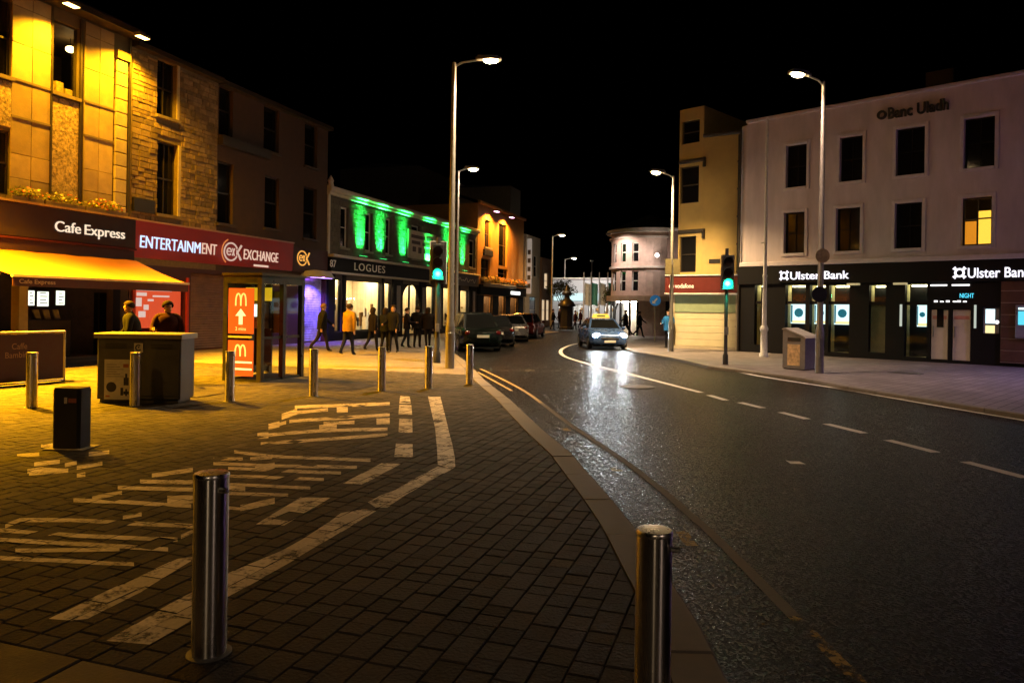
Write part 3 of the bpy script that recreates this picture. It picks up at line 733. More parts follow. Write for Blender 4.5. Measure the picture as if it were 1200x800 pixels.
# ---- traffic lights
green_l = glow('green_lens', (.0, 1., .36), 3.2); darkl = M('dark_lens', (.03, .012, .01), .15, var=0)
def traffic_light(base, zc_green, label, yaw, top=.16, board=True, pr=.057, e=300):
    t = thing('traffic_light', label, 'traffic light', base, yaw, 'traffic lights at the crossing')
    MB().lathe([(pr * 1.5, 0), (pr * 1.5, .3), (pr, .36), (pr, zc_green + 1.12)], 16).build('pole', black_metal, t, smooth=True)
    h = MB(); h.bbox(-.19, .19, -.22, -.02, zc_green - .2, zc_green + .9, .02); hd = h.build('signal_head', black_metal, t)
    if board:
        MB().box(-.26, .26, -.018, -.008, zc_green - .3, zc_green + 1.0).build('backing_board', black_metal, t)
        b = MB()
        b.box(-.262, -.235, -.022, -.0185, zc_green - .3, zc_green + 1.0).box(.235, .262, -.022, -.0185, zc_green - .3, zc_green + 1.0).box(-.235, .235, -.022, -.0185, zc_green + .975, zc_green + 1.0)
        b.build('board_border', M('board_border', (.4, .4, .38), .5), t)
    for k in range(3):
        z = zc_green + k * .345
        MB().cyl((0, -.222, z), (0, -.236, z), .138, .13, 24).build('lens', green_l if k == 0 else darkl, hd)
        b = MB(); n = 12
        for i in range(n):
            a0, a1 = R(-20 + 220 * i / n), R(-20 + 220 * (i + 1) / n)
            b.q([(.15 * math.cos(a0), -.222, z + .15 * math.sin(a0)), (.15 * math.cos(a1), -.222, z + .15 * math.sin(a1)), (.15 * math.cos(a1), -.222 - .17 * max(.25, math.sin(a1)), z + .15 * math.sin(a1)), (.15 * math.cos(a0), -.222 - .17 * max(.25, math.sin(a0)), z + .15 * math.sin(a0))])
        b.build('visor', black_metal, hd)
    light('signal_light', 'SPOT', (0, -.3, zc_green), e, (.03, 1., .5), hd, size=150, blend=.6, rad=.1).rotation_euler = (R(90 - 8), 0, 0)
    MB().bbox(-.06, .06, -.12, -.06, .95, 1.2, .01).build('push_button', grime, t)
    return t
T1 = at(512, 425); traffic_light(T1, p3(514.5, 321, T1.y).z, 'traffic light showing green on the left, beside the tall street lamp', R(2), pr=.075)
T2 = at(850, 427); traffic_light(T2, p3(853, 332, T2.y - .2).z, 'traffic light showing green on the right, before the pale shutter', R(-4), board=False, e=450)
# ---- signs on posts
K = at(767, 401); t = thing('road_sign', 'round blue sign with a white arrow on a thin pole by the round building', 'road sign', K, R(-2))
zk = p3(767, 352, K.y).z
MB().cyl((0, 0, 0), (0, 0, zk + .3), .032, .032, 10).build('pole', galv, t)
bl = M('sign_blue', (.02, .16, .5), .35, var=.05, emit=.12, ecol=(.05, .4, 1.)); wt = M('sign_white', (.75, .75, .75), .35, var=.05)
MB().cyl((0, -.036, zk), (0, -.05, zk), .29, .29, 28).build('face', bl, t)
MB().yprism([(-.16, zk - .16), (.02, zk - .16), (-.03, zk - .11), (.14, zk + .08), (.08, zk + .14), (-.11, zk - .05), (-.16, zk - .0)], -.056, -.0505).build('arrow', wt, t)
def disc_sign(P, r, label, mat_, yaw=0.):
    t = thing('round_sign', label, 'sign', P, yaw)
    MB().cyl((0, -.1, 0), (0, -.115, 0), r, r, 26).build('plate', mat_, t); MB().lathe([(.1, -.04), (.1, .04)], 16).build('clamp', galv, t)
disc_sign(Vector((B2.x + .0, B2.y, p3(958, 300, B2.y).z)), .2, 'round brownish sign high on the lamp column outside the bank', M('sign_brown', (.3, .22, .13), .5, var=.4, vs=8))
disc_sign(Vector((B2.x - .07, B2.y, p3(954, 345, B2.y).z)), .22, 'dark round sign lower on the lamp column outside the bank', M('sign_dark', (.02, .02, .03), .4))
t = thing('small_sign', 'pair of small yellowish plates on the corner lamp column', 'sign', (B3.x, B3.y, p3(789, 312, B3.y).z))
ys = M('sign_cream', (.5, .42, .2), .5, var=.2)
for x in (-.17, .17): MB().box(x - .13, x + .13, -.12, -.09, -.35, .3).build('plate', ys, t)
MB().box(-.32, .32, -.088, -.07, -.05, .05).build('bracket', galv, t)
# ---- litter bin by the lamp outside the bank
P = at(941, 433.5); t = thing('litter_bin', 'grey metal bin with a sloping top and posters on its left end', 'bin', P + Vector((.05, .35, 0)), R(38))
bg = M('bin_grey', (.2, .19, .19), .45, .3, var=.15, vs=8)
MB().xprism([(-.36, .03), (.36, .03), (.36, 1.17), (.3, 1.2), (-.30, .98), (-.36, .94)], -.36, .36).build('body', bg, t)
MB().xprism([(-.385, .955), (-.31, 1.02), (.31, 1.235), (.385, 1.2), (.385, 1.18), (.31, 1.212), (-.31, .992), (-.385, .93)], -.38, .38).build('lid', M('bin_lid', (.4, .38, .34), .4, .3), t)
MB().box(-.33, .33, -.33, .33, 0, .03).build('foot', black_metal, t)
b = MB(); b.box(-.367, -.3615, -.22, .2, .84, .95); b.build('aperture', black_metal, t)
po = MB().box(-.367, -.3615, -.2, .2, .12, .75).build('poster', M('poster_warm', (.6, .4, .2), .5, var=.5, vs=7), t)
# ---- dark domed kiosk and flagpoles far down the street
# ================================================================== BUILDINGS
dark_glass = M('dark_window_glass', (.008, .008, .009), .08, var=0, rvar=0, spec=.22)
frame_dark = M('dark_window_frame', (.03, .025, .02), .45, var=.2)
frame_white = M('white_window_frame', (.55, .52, .48), .45, var=.15)
black_gloss = M('black_shopfront_paint', (.006, .006, .0065), .6, var=.1, vs=5, rvar=.02, spec=.15)
roofm = M('slate_roof', (.05, .05, .055), .6, var=.3, vs=8)
LTF = Fac(None, '', '', (FX(14), 14), (FX(64), 64))
def ls(px): return LTF.sz(px, 360)[0]
def sub(name, label, cat, px0, px1, group=None):
    a = LTF.world(ls(px0), 0, 0) if px0 is not None else LTF.p0
    return Fac(name, label, cat, a, LTF.world(ls(px1), 0, 0), group)

# ---------------------------------------------------------------- cafe building, clad in square panels
cf = sub('cafe_building', 'golden floodlit building clad in large square panels above the cafe awning', 'building', None, 150)
L = cf.len; EAVE = 10.15
conc = M('cladding_stone', (.42, .33, .21), .7, var=.2, vs=2.2, bump=.25, bs=25, attr=True)
joint = M('cladding_joint', (.10, .085, .06), .8, var=.2)
pebble = M('pebble_dash', (.34, .27, .18), .8, var=.9, vs=13, bump=1., bs=16)
def col(x0, x1): return cf.sz(x0, 120)[0], cf.sz(x1, 120)[0]
w1 = (*col(60, 92), *cf.rect(60, 92, 27, 111)[2:]); pit = w1[1] - w1[0]
period = cf.sz(60, 120)[0] - cf.sz(-37, 120)[0]
c_a0, c_a1 = col(12, 59); c_b0, c_b1 = col(98, 132)
zl1 = cf.sz(36, 99)[1]; zl2 = cf.sz(36, 142)[1]; zf = cf.sz(75, 244)[1]
wl = (w1[0] - 2.05, w1[0] - 2.05 + (w1[1] - w1[0]), w1[2], w1[3])
wl2 = (wl[0], wl[1], cf.sz(3, 228)[1], cf.sz(3, 152)[1])
wll = (wl[0] - 2.3, wl[1] - 2.3, w1[2], w1[3])
holes = [w1, wl, wl2, wll]
wall(cf, 'wall', joint, 0, L, 2.9, EAVE, holes, .2)
def panels(x0, x1, nsplit, rows, y=-.035):
    for k in range(nsplit):
        a = x0 + (x1 - x0) * k / nsplit; c = x0 + (x1 - x0) * (k + 1) / nsplit
        for z0, z1 in zip(rows, rows[1:]):
            b = MB(); b.tint = random.uniform(.62, 1.15); d = random.uniform(0, .008)
            b.bbox(a + .006, c - .006, y - d, 0, z0 + .007, z1 - .007, .006); b.build('cladding_panel', conc, cf.e)
rows = [zf - .1, zf + .62, zf + 1.28, zl2, zl1, zl1 + 1.0, zl1 + 2.0, EAVE - .05]
panels(c_a0, c_a1, 2, rows); panels(c_b0, c_b1 - .0, 2, rows); panels(wl[1] + .12, c_a0 - .02, 1, rows) if c_a0 - wl[1] > .4 else None
panels(wll[1] + .1, wl[0] - .05, 2, rows); panels(0, wll[0] - .1, 2, rows)
for h, z1 in ((w1, w1[2]), (wl, w1[2]), (wll, w1[2])):
    if h is wl:
        MB().bbox(h[0], h[1], -.03, 0, wl2[3] + .1, z1 - .14, .01).build('spandrel_panel', pebble, cf.e)
    else: MB().bbox(h[0], h[1], -.03, 0, zf - .1, z1 - .14, .01).build('spandrel_panel', pebble, cf.e)
sillm = M('cafe_sill', (.16, .13, .09), .6, var=.2)
clear = glass()
for h in (w1,): window(cf.e, *h, frame_dark, clear, sillm, .1, .06, 0, 0, .03, .1)
for h in (wl, wl2, wll): window(cf.e, *h, frame_dark, dark_glass, sillm, .1, .06, 1, 0, .03, .1)
for x in (w1[0] - .035, w1[1] + .035): MB().box(x - .03, x + .03, -.07, 0, zf - .1, EAVE - .06).build('fin', frame_dark, cf.e)
for z in (zl1, zl2):
    for a, c in ((c_a0, c_a1), (c_b0, c_b1)): MB().box(a, c, -.065, 0, z - .03, z + .03).build('string_course', sillm, cf.e)
# room behind the lit upper window
rb = MB(); rb.q([(w1[0] - .4, 3, w1[2] - .3), (w1[1] + 3, 3, w1[2] - .3), (w1[1] + 3, 3, w1[3] + .1), (w1[0] - .4, 3, w1[3] + .1)])
rb.q([(w1[0] - .4, .25, w1[3] + .05), (w1[1] + 3, .25, w1[3] + .05), (w1[1] + 3, 3, w1[3] + .05), (w1[0] - .4, 3, w1[3] + .05)]); rb.build('room', M('cafe_room', (.2, .14, .08), .7, var=.3), cf.e)
pl_ = thing('pendant_lamp', 'small round lamp glowing inside the upper window above the cafe', 'lamp', cf.world(w1[1] + .55, 1.0, w1[3] - .32), cf.rz)
MB().ball((0, 0, 0), .14, .14, .1, 14, 8).build('globe', glow('globe_glow', (1, .66, .25), 9), pl_, smooth=True); MB().cyl((0, 0, .08), (0, 0, .33), .012, .012, 6).build('stem', frame_dark, pl_)
b = MB()
for k in range(3): b.bbox(w1[0] + .15 + k * .3, w1[0] + .38 + k * .3, .35, .5, w1[2] + .08, w1[2] + .3 + .14 * (k % 2), .01)
b.build('window_clutter', M('clutter', (.4, .3, .16), .6, var=.5, vs=9), cf.e)
# quoin column and downpipe at the party line
q0, q1 = col(133, 148.5); z = zf - .1
qm = M('quoin_stone', (.48, .42, .31), .65, var=.15, vs=5, bump=.2, bs=40, attr=True)
while z < EAVE - 1.05:
    b = MB(); b.tint = random.uniform(.8, 1.12); b.bbox(q0 + .02, q1 - .04, -.09, 0, z + .012, z + .42 - .012, .02); b.build('quoin', qm, cf.e); z += .42
MB().box(q0, q1, -.16, 0, z, z + .25).build('bracket', sillm, cf.e)
MB().cyl((q1 + .03, -.09, 2.9), (q1 + .03, -.09, EAVE), .045, .045, 10).build('downpipe', frame_dark, cf.e)
MB().box(-.05, L + .02, -.55, 0, EAVE, EAVE + .18).build('eaves', frame_dark, cf.e)
rf = MB(); rf.q([(-.05, -.6, EAVE + .18), (L, -.6, EAVE + .18), (L, 4, EAVE + 2.4), (-.05, 4, EAVE + 2.4)]); rf.q([(L, -.6, EAVE + .18), (L, 8, EAVE + .18), (L, 4, EAVE + 2.4)]); rf.build('roof', roofm, cf.e)
# floodlights that wash the panels and the plaza
def flood(fac, x, y, z, label, energy, col, grp, aim, cone=140, lens=None, sz=1., ground=0, gx_=0.):
    t = thing('floodlight', label, 'floodlight', fac.world(x, y, z), fac.rz, grp)
    MB().bbox(-.22 * sz, .22 * sz, -.12 * sz, .12 * sz, -.03, .07, .02).build('housing', grime, t)
    MB().box(-.19 * sz, .19 * sz, -.1 * sz, .1 * sz, -.042, -.032).build('lens', lens, t)
    MB().tube([(0, .1 * sz, .05), (0, -y * .6 if -y > .3 else .25, .22), (0, -y, .24)], .02, 6).build('arm', grime, t)
    light('flood_beam', 'SPOT', (0, 0, -.07), energy, col, t, aim=aim, size=cone, blend=.6, rad=.06)
    if ground: light('ground_beam', 'SPOT', (0, -.05, -.07), ground, col, t, aim=(gx_, -5.5, -10.), size=66, blend=.8, rad=.06)
    return t
sodl = glow('flood_lens', (1., .62, .16), 14)
for px in (60, 145):
    x = cf.sz(px, 60)[0]
    flood(cf, x - .1, -.85, EAVE - .12, 'floodlight under the eaves above the ' + ('lit cafe window' if px == 60 else 'quoin column by the downpipe'), 2600 if px == 60 else 2300, (1., .42, .006), 'floodlights over the cafe', (0, -.1, -4), 140, sodl, 1., 32000 if px == 145 else 26000, 1.2 if px == 145 else -.8)
flood(cf, cf.sz(60, 60)[0] - 4.1, -.85, EAVE - .12, 'assumed floodlight under the eaves left of the photograph', 2600, (1., .42, .006), 'floodlights over the cafe', (0, -.1, -4), 140, sodl)  # assumed third fitting out of view, like the two over the cafe
# fascia, ground floor
maroon = M('maroon_paint', (.04, .006, .008), .6, var=.15, vs=3, spec=.2); dmar = M('dark_maroon', (.016, .004, .005), .6, var=.2)
fz0, fz1 = cf.sz(75, 284)[1], cf.sz(75, 247)[1]; az1 = cf.sz(75, 299)[1]
sg = thing('cafe_sign', 'dark maroon fascia lettered Cafe Express under the flower boxes', 'sign', cf.p0, cf.rz)
MB().bbox(0, L - .03, -.32, -.02, fz0, fz1, .02).build('fascia_board', M('cafe_fascia', (.009, .003, .004), .6, var=.2), sg)
MB().box(0, L - .03, -.36, -.3, fz0 - .06, fz0 - .004).build('moulding', maroon, sg); MB().box(0, L - .03, -.26, -.02, az1 - .1, fz0 - .065).build('lower_board', dmar, sg)
MB().box(0, L - .03, -.38, -.02, fz1 + .003, fz1 + .06).build('coping', M('coping_tan', (.4, .3, .16), .6), sg)
t0, tz = cf.sz(63, 268, -.33); t1, _ = cf.sz(146, 280, -.33)
cl_ = glow('cafe_letters', (1., .84, .62), .9)
for w_, xa_, xb_, ya_ in (('Cafe', 63.5, 93.7, 270.5), ('Express', 98, 145, 277)):
    s0, z0 = cf.sz(xa_, ya_ + 1, -.33); s1, _ = cf.sz(xb_, ya_ + 4, -.33); text(w_, cl_, sg, s0, -.33, (tz - .06), s1 - s0, .30, .02, 0)
PIERS = [(0, .4), (2.2, 2.5), (cf.sz(27, 380)[0] - .12, cf.sz(27, 380)[0] + .14), (L - .3, L - .02)]
cream_p = M('cream_pier', (.5, .42, .3), .6, var=.12)
for a, c in PIERS: MB().box(a, c, 0, .3, 0, 2.9).build('pier', cream_p if a > 2.6 and a < L - 1 else dmar, cf.e)
rm = MB(); D_ = 4.2
rm.q([(0, D_, 0), (L, D_, 0), (L, D_, 2.9), (0, D_, 2.9)]).q([(0, 0, 2.9), (L, 0, 2.9), (L, D_, 2.9), (0, D_, 2.9)]).q([(0, 0, .01), (0, D_, .01), (L, D_, .01), (L, 0, .01)]).q([(L, 0, 0), (L, D_, 0), (L, D_, 2.9), (L, 0, 2.9)])
rm.build('room', M('cafe_interior', (.15, .10, .07), .7, var=.3), cf.e)
# cafe counter with lit menu boards, pale column and dark window bay
cn = thing('cafe_counter', 'cafe counter under a row of bright menu boards behind the awning', 'counter', cf.world(cf.sz(32, 350, .9)[0], .9, 0), cf.rz)
wlen = cf.sz(84, 350, .9)[0] - cf.sz(32, 350, .9)[0]
b = MB(); b.bbox(0, wlen, 0, .6, 0, 1.15, .03); b.build('body', dmar, cn)
mz0, mz1 = cf.sz(55, 358, .9)[1], cf.sz(55, 341, .9)[1]
litm = glow('menu_glow', (.95, 1., .8), 1.5)
for a, c, dz in ((0.02, .16, 0), (.24, .47, -.02), (.66, .84, .02)):
    f = MB().bbox(a * wlen, c * wlen, .0, .05, mz0 + dz, mz1 + dz, .01).build('menu_board', litm, cn)
    b = MB(); n = 0
    for k in range(4): b.box((a + .03) * wlen, (c - .03 - .03 * (k % 2)) * wlen, -.004, -.001, mz0 + .06 + k * .1, mz0 + .085 + k * .1)
    b.build('print', dk, f)
for k in range(3): MB().mesh([(wlen * (.1 + .22 * k), -.05, mz0 - .12), (wlen * (.22 + .22 * k), -.05, mz0 - .12), (wlen * (.5 + .22 * k), .3, mz0 - .5), (wlen * (.38 + .22 * k), .3, mz0 - .5), (wlen * (.1 + .22 * k), .0, mz0 - .13), (wlen * (.38 + .22 * k), .35, mz0 - .52)], [(0, 1, 2, 3), (0, 3, 5, 4)]).build('sneeze_guard', M('pale_guard', (.35, .32, .28), .3, var=.2), cn)
wbx = cf.sz(118, 360, 1.2)[0]
MB().bbox(wbx, wbx + 1.0, 1.2, 1.35, 0, 2.85, .02).build('pale_panel', M('tan_panel', (.38, .27, .15), .6, var=.15), cf.e)
MB().bbox(wbx - .35, wbx + .1, .9, 1.1, 0, 2.0, .02).build('dark_door', black_gloss, cf.e)
# awning
aw = thing('awning', 'orange lit cafe awning sloping out over the seating', 'awning', cf.p0, cf.rz)
awm = M('awning_canvas', (.25, .095, .015), .75, var=.08, vs=2, bump=.1, bs=300)
az0 = 2.32; ax0 = cf.sz(14, 321, -2.5)[0]; ax1 = cf.sz(220, 332, -2.5)[0]; bx0, bx1 = ax0 - .2, cf.sz(160, 306, -.3)[0]
n = 14; b = MB()
top = []
for k in range(n + 1):
    t_ = k / n; row = []
    for j in range(7):
        s_ = j / 6; x = (bx0 + (bx1 - bx0) * t_) * (1 - s_) + (ax0 + (ax1 - ax0) * t_) * s_
        row.append((x, -.3 - 2.2 * s_, az1 + (az0 - az1) * s_ - .05 * math.sin(math.pi * s_) - .012 * math.sin(k * 2.3)))
    top.append(row)
Vv = [p for r_ in top for p in r_]; Vb = [(x, y, z - .012) for x, y, z in Vv]; m7 = len(Vv); F = []
for k in range(n):
    for j in range(6):
        i = k * 7 + j; F += [(i, i + 1, i + 8, i + 7), (m7 + i, m7 + i + 7, m7 + i + 8, m7 + i + 1)]
b.mesh(Vv + Vb, F); b.build('canvas', awm, aw, smooth=True)
MB().box(ax0 - .02, ax1 + .02, -2.56, -2.49, az0 - .05, az0 + .01).build('front_bar', M('pale_bar', (.5, .44, .34), .4), aw)
val = MB().box(ax0, ax1, -2.53, -2.52, az0 - .27, az0 - .055).build('valance', M('valance_maroon', (.05, .008, .01), .7, var=.2), aw)
text('Cafe Express', M('valance_letter', (.4, .28, .18), .6, var=0), val, ax0 + .15, -2.532, az0 - .2, .95, .1, .001, .02)
for x in (ax0 + .3, ax1 - .5): MB().tube([(x, -.3, 2.5), (x + .4, -1.4, 2.42), (x, -2.48, az0 - .02)], .025, 6).build('folding_arm', frame_dark, aw)
# neighbouring awning cut by the frame
a2 = thing('awning', 'second cafe awning cut off at the left edge of the picture', 'awning', cf.p0, cf.rz)
MB().mesh([(-3, -.3, az1), (ax0 - .55, -.3, az1), (ax0 - .35, -2.5, az0 + .02), (-3, -2.5, az0 + .02), (-3, -.3, az1 - .012), (ax0 - .55, -.3, az1 - .012), (ax0 - .35, -2.5, az0 + .008), (-3, -2.5, az0 + .008)], [(0, 3, 2, 1), (4, 5, 6, 7), (1, 2, 6, 5), (0, 1, 5, 4), (2, 3, 7, 6)]).build('canvas', awm, a2)
MB().box(-3, ax0 - .33, -2.56, -2.49, az0 - .04, az0 + .03).build('front_bar', wh, a2)
# maroon screen
S0, S1 = at(-60, 458), at(75, 446); dS = (S1 - S0); t = thing('cafe_screen', 'maroon canvas barrier screen in front of the cafe', 'barrier', S0, math.atan2(dS.y, dS.x)); sl = dS.length
MB().box(.03, sl - .03, -.012, .012, .06, 1.02).build('canvas', M('screen_maroon', (.03, .005, .007), .7, var=.2), t)
MB().tube([(0, 0, 0), (0, 0, 1.06)], .022, 8).tube([(sl, 0, 0), (sl, 0, 1.06)], .022, 8).tube([(0, 0, 1.06), (sl, 0, 1.06)], .022, 8).tube([(0, 0, .03), (sl, 0, .03)], .018, 8).build('frame', M('screen_frame', (.4, .36, .3), .35, .6), t)
for x in (0, sl): MB().box(x - .05, x + .05, -.25, .25, 0, .02).build('foot', black_metal, t)
lm = M('screen_letter', (.22, .13, .08), .7, var=.2)
zz = Fac(None, '', '', S0, S1)
text('Caffe', lm, t, zz.sz(13, 408)[0], -.014, zz.sz(20, 409)[1] , zz.sz(31, 404)[0] - zz.sz(13, 408)[0], .12, .001, .0)
text('Bambino', lm, t, zz.sz(5, 417)[0], -.014, zz.sz(20, 419)[1], zz.sz(36, 416)[0] - zz.sz(5, 417)[0], .12, .001, .0)
# flower boxes
def leafmass(b, cx, cy, cz, rx, ry, rz, n, s, mats=1):
    for _ in range(n):
        a = random.uniform(0, 2 * math.pi); p = random.uniform(-1, 1); r_ = random.random() ** .4
        c = Vector((cx + rx * r_ * math.cos(a) * math.sqrt(1 - p * p), cy + ry * r_ * math.sin(a) * math.sqrt(1 - p * p), cz + rz * r_ * p))
        u_ = Vector((random.gauss(0, 1), random.gauss(0, 1), random.gauss(0, 1))).normalized(); v_ = u_.orthogonal().normalized(); k = s * random.uniform(.6, 1.4)
        b.mi = random.randrange(mats); b.q([c - u_ * k, c + v_ * k * .5, c + u_ * k, c - v_ * k * .5])
    b.mi = 0
leaf = M('leaf_green', (.06, .07, .02), .5, var=.4, vs=12); petr = M('petal_red', (.40, .03, .015), .5, var=.3, vs=12); petw = M('petal_white', (.6, .52, .38), .5, var=.2, vs=12)
for px0, px1, lab in ((10, 50, 'flower box with loose pale blooms over the left end of the cafe sign'), (50, 98, 'flower box below the pebbled panel on the cafe sign'), (98, 149, 'flower box full of red blooms at the right end of the cafe sign')):
    a = cf.sz(px0, 245, -.2)[0]; c = cf.sz(px1, 250, -.2)[0]
    t = thing('flower_box', lab, 'flower box', cf.world(a, -.2, fz1 + .062), cf.rz, 'flower boxes on the cafe sign'); ln = c - a - .06
    MB().bbox(0, ln, -.12, .12, 0, .12, .01).build('trough', sillm, t)
    b = MB(); leafmass(b, ln / 2, 0, .22, ln / 2, .2, .2, 260, .05); tag(b.build('foliage', leaf, t), kind='stuff')
    b = MB(); leafmass(b, ln / 2, -.04, .26, ln / 2, .22, .19, 150 if px0 > 50 else 90, .045, 2); tag(b.build('blossom', [petr, petw] if px0 > 50 else [petw, petr], t), kind='stuff')

# ---------------------------------------------------------------- stone house
sh = sub('stone_house', 'rubble stone house above the red exchange shop sign', 'building', 150, 252)
L = sh.len; rub = M('rubble_stone', (.24, .185, .115), .8, var=.35, vs=6, bump=.7, bs=22, attr=True); mort = M('lime_mortar', (.19, .15, .10), .9, var=.25, vs=10)
ha = sh.rect(184, 207, 70, 138); hb = sh.rect(184, 208, 167, 252); hs = [ha, hb]
wall(sh, 'wall', mort, 0, L, 2.95, 9.95, hs, .24)
b = rowstones(MB(), 0.02, L - .02, 4.4, 9.85, (.12, .22), (.18, .5), [(h[0] - .02, h[1] + .14, h[2] - .16, h[3] + .02) for h in hs], (.0, .035), .022, 0, .35)
tag(b.build('rubble_stonework', rub, sh.e), kind='stuff')
for h in hs:
    window(sh.e, *h, frame_dark, dark_glass, M('stone_sill', (.2, .17, .12), .7, var=.2), .17, .05, 1, 1, .1, .14)
    MB().bbox(h[1] - .0, h[1] + .13, -.03, .02, h[2], h[3], .01).build('jamb', M('pale_jamb', (.55, .48, .34), .6, var=.15), sh.e)
MB().box(0, L, -.3, 0, 9.95, 10.1).build('eaves', frame_dark, sh.e)
rf = MB(); rf.q([(0, -.35, 10.1), (L, -.35, 10.1), (L, 4, 12.0), (0, 4, 12.0)]); rf.q([(0, -.35, 10.1), (0, 4, 12.0), (0, 8, 10.1)]).q([(L, -.35, 10.1), (L, 8, 10.1), (L, 4, 12.0)]); rf.build('roof', roofm, sh.e)
MB().bbox(sh.sz(153, 240)[0], sh.sz(178, 245)[0], -.14, -.04, sh.sz(165, 249)[1], sh.sz(165, 233)[1], .01).build('alarm_panel', black_metal, sh.e)
# ---------------------------------------------------------------- dark rendered house
dh = sub('rendered_house', 'unlit dark rendered house between the stone house and the green lit shop', 'building', 252, 381.5)
L = dh.len; hs = [dh.rect(*r_) for r_ in ((252.6, 273, 98, 160), (309, 327, 125, 178), (357, 372, 145, 196), (252.6, 273, 190, 262), (310, 327, 207, 268), (355.5, 371, 220, 280))]
hs[0] = (max(hs[0][0], .05), *hs[0][1:]); hs[3] = (max(hs[3][0], .05), *hs[3][1:])
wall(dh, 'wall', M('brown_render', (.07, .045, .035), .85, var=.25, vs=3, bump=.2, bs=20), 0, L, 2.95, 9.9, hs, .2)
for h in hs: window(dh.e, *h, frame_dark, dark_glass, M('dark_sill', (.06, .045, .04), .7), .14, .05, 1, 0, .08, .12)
MB().box(.0, dh.sz(312, 200)[0], -.25, 0, dh.sz(285, 179)[1], dh.sz(285, 168)[1]).build('ledge', frame_dark, dh.e)
MB().box(0, L, -.3, 0, 9.9, 10.05).build('eaves', frame_dark, dh.e)
rf = MB(); rf.q([(0, -.35, 10.05), (L, -.35, 10.05), (L, 4, 11.8), (0, 4, 11.8)]).q([(L, -.35, 10.05), (L, 8, 10.05), (L, 4, 11.8)]); rf.build('roof', roofm, dh.e)
# ---------------------------------------------------------------- exchange shop
ex = sub('exchange_shopfront', 'maroon shopfront with brown slatted shutter beneath the red exchange sign', 'shopfront', 150, 381.5)
L = ex.len; red = M('shop_maroon', (.10, .012, .012), .45, var=.15, vs=3)
x_win = (ex.sz(158, 360)[0], ex.sz(217, 360)[0]); x_sh = (ex.sz(223, 370)[0], ex.sz(300, 370)[0]); x_pu = (ex.sz(351, 365)[0], ex.sz(380, 365)[0])
z_pu = ex.sz(366, 326)[1]
hw = (x_win[0], x_win[1], .75, 2.35); hsx = (x_sh[0], x_sh[1], .02, 2.8); hp = (x_pu[0], x_pu[1], .02, z_pu)
wall(ex, 'wall', M('shop_surround', (.06, .012, .012), .5, var=.2), .02, L - .02, 0, 2.95, [hw, hsx, hp], .3, back=.5)
shm = M('shutter_brown', (.20, .10, .055), .5, .2, var=.25, vs=3)
def shutter(fac, h, y, mat, nm='shutter', step=.09):
    b = MB(); z = h[2]
    while z < h[3] - .01:
        e = min(z + step, h[3]); b.mesh([(h[0], y, z), (h[1], y, z), (h[1], y - .018, z + (e - z) * .5), (h[0], y - .018, z + (e - z) * .5), (h[1], y, e), (h[0], y, e)], [(0, 1, 2, 3), (3, 2, 4, 5)]); z = e
    return tag(b.build(nm, mat, fac.e if hasattr(fac, 'e') else fac))
shutter(ex, hsx, .2, shm)
pur = M('shutter_pale', (.55, .55, .6), .45, .2, var=.5, vs=2.5); shutter(ex, hp, .2, pur, step=.11)
MB().lathe([(.02, 0), ((hp[1] - hp[0]) / 2, .0), ((hp[1] - hp[0]) / 2 * .8, .28), (.02, .38)], 18, ((hp[0] + hp[1]) / 2, 0, hp[3] + .03)).build('hood', M('hood_pale', (.5, .5, .55), .5, var=.2), ex.e)
vm = glow('violet_strip', (.5, .3, 1.), 6)
vt = thing('strip_light', 'violet strip light over the pale shutter beside the phone box', 'strip light', ex.world(hp[0] + .1, -.45, hp[3] + .02), ex.rz)
MB().box(0, hp[1] - hp[0] - .2, -.04, .04, -.0, .05).build('housing', grime, vt); MB().box(.02, hp[1] - hp[0] - .22, -.03, .03, -.012, -.002).build('tube', vm, vt)
light('violet_beam', 'SPOT', ((hp[1] - hp[0]) / 2 - .1, -.2, -.05), 1000, (.15, .085, 1.), vt, aim=((hp[1] - hp[0]) / 2 - .1, .3, -2.2), size=120, blend=.6)
light('violet_wash', 'SPOT', ((hp[1] - hp[0]) / 2 - .1, -.15, -.02), 160, (.4, .1, 1.), vt, aim=((hp[1] - hp[0]) / 2 - .1, .45, .6), size=120, blend=.6)
MB().box(hw[0], hw[1], .08, .1, hw[2], hw[3]).build('pane', clear, ex.e)
pst = MB().box(hw[0] + .05, hw[1] - .05, .16, .18, hw[2] + .1, hw[3] - .05).build('lit_poster', glow('poster_red', (1., .11, .035), .75), ex.e)
b = MB(); pw = hw[1] - hw[0]; pz = hw[3] - hw[2]
for (x, z, ww, hh) in ((.05, .86, .75, .06), (.08, .74, .2, .08), (.4, .72, .35, .04), (.06, .5, .12, .2), (.22, .42, .1, .12), (.12, .25, .14, .14), (.3, .62, .12, .05), (.62, .55, .2, .03), (.05, .93, .9, .03)):
    b.bbox(hw[0] + .05 + x * (pw - .1), hw[0] + .05 + (x + ww) * (pw - .1), .150, .1595, hw[2] + .1 + z * (pz - .15), hw[2] + .1 + (z + hh) * (pz - .15), .003)
b.build('print', glow('poster_white', (1., .7, .62), .8), pst)
for x in (hw[1] + .07, hw[0] - .07): MB().bbox(x - .06, x + .06, -.06, 0, 0, 2.6, .01).build('pilaster', M('red_pilaster', (.4, .03, .02), .4, var=.1), ex.e)
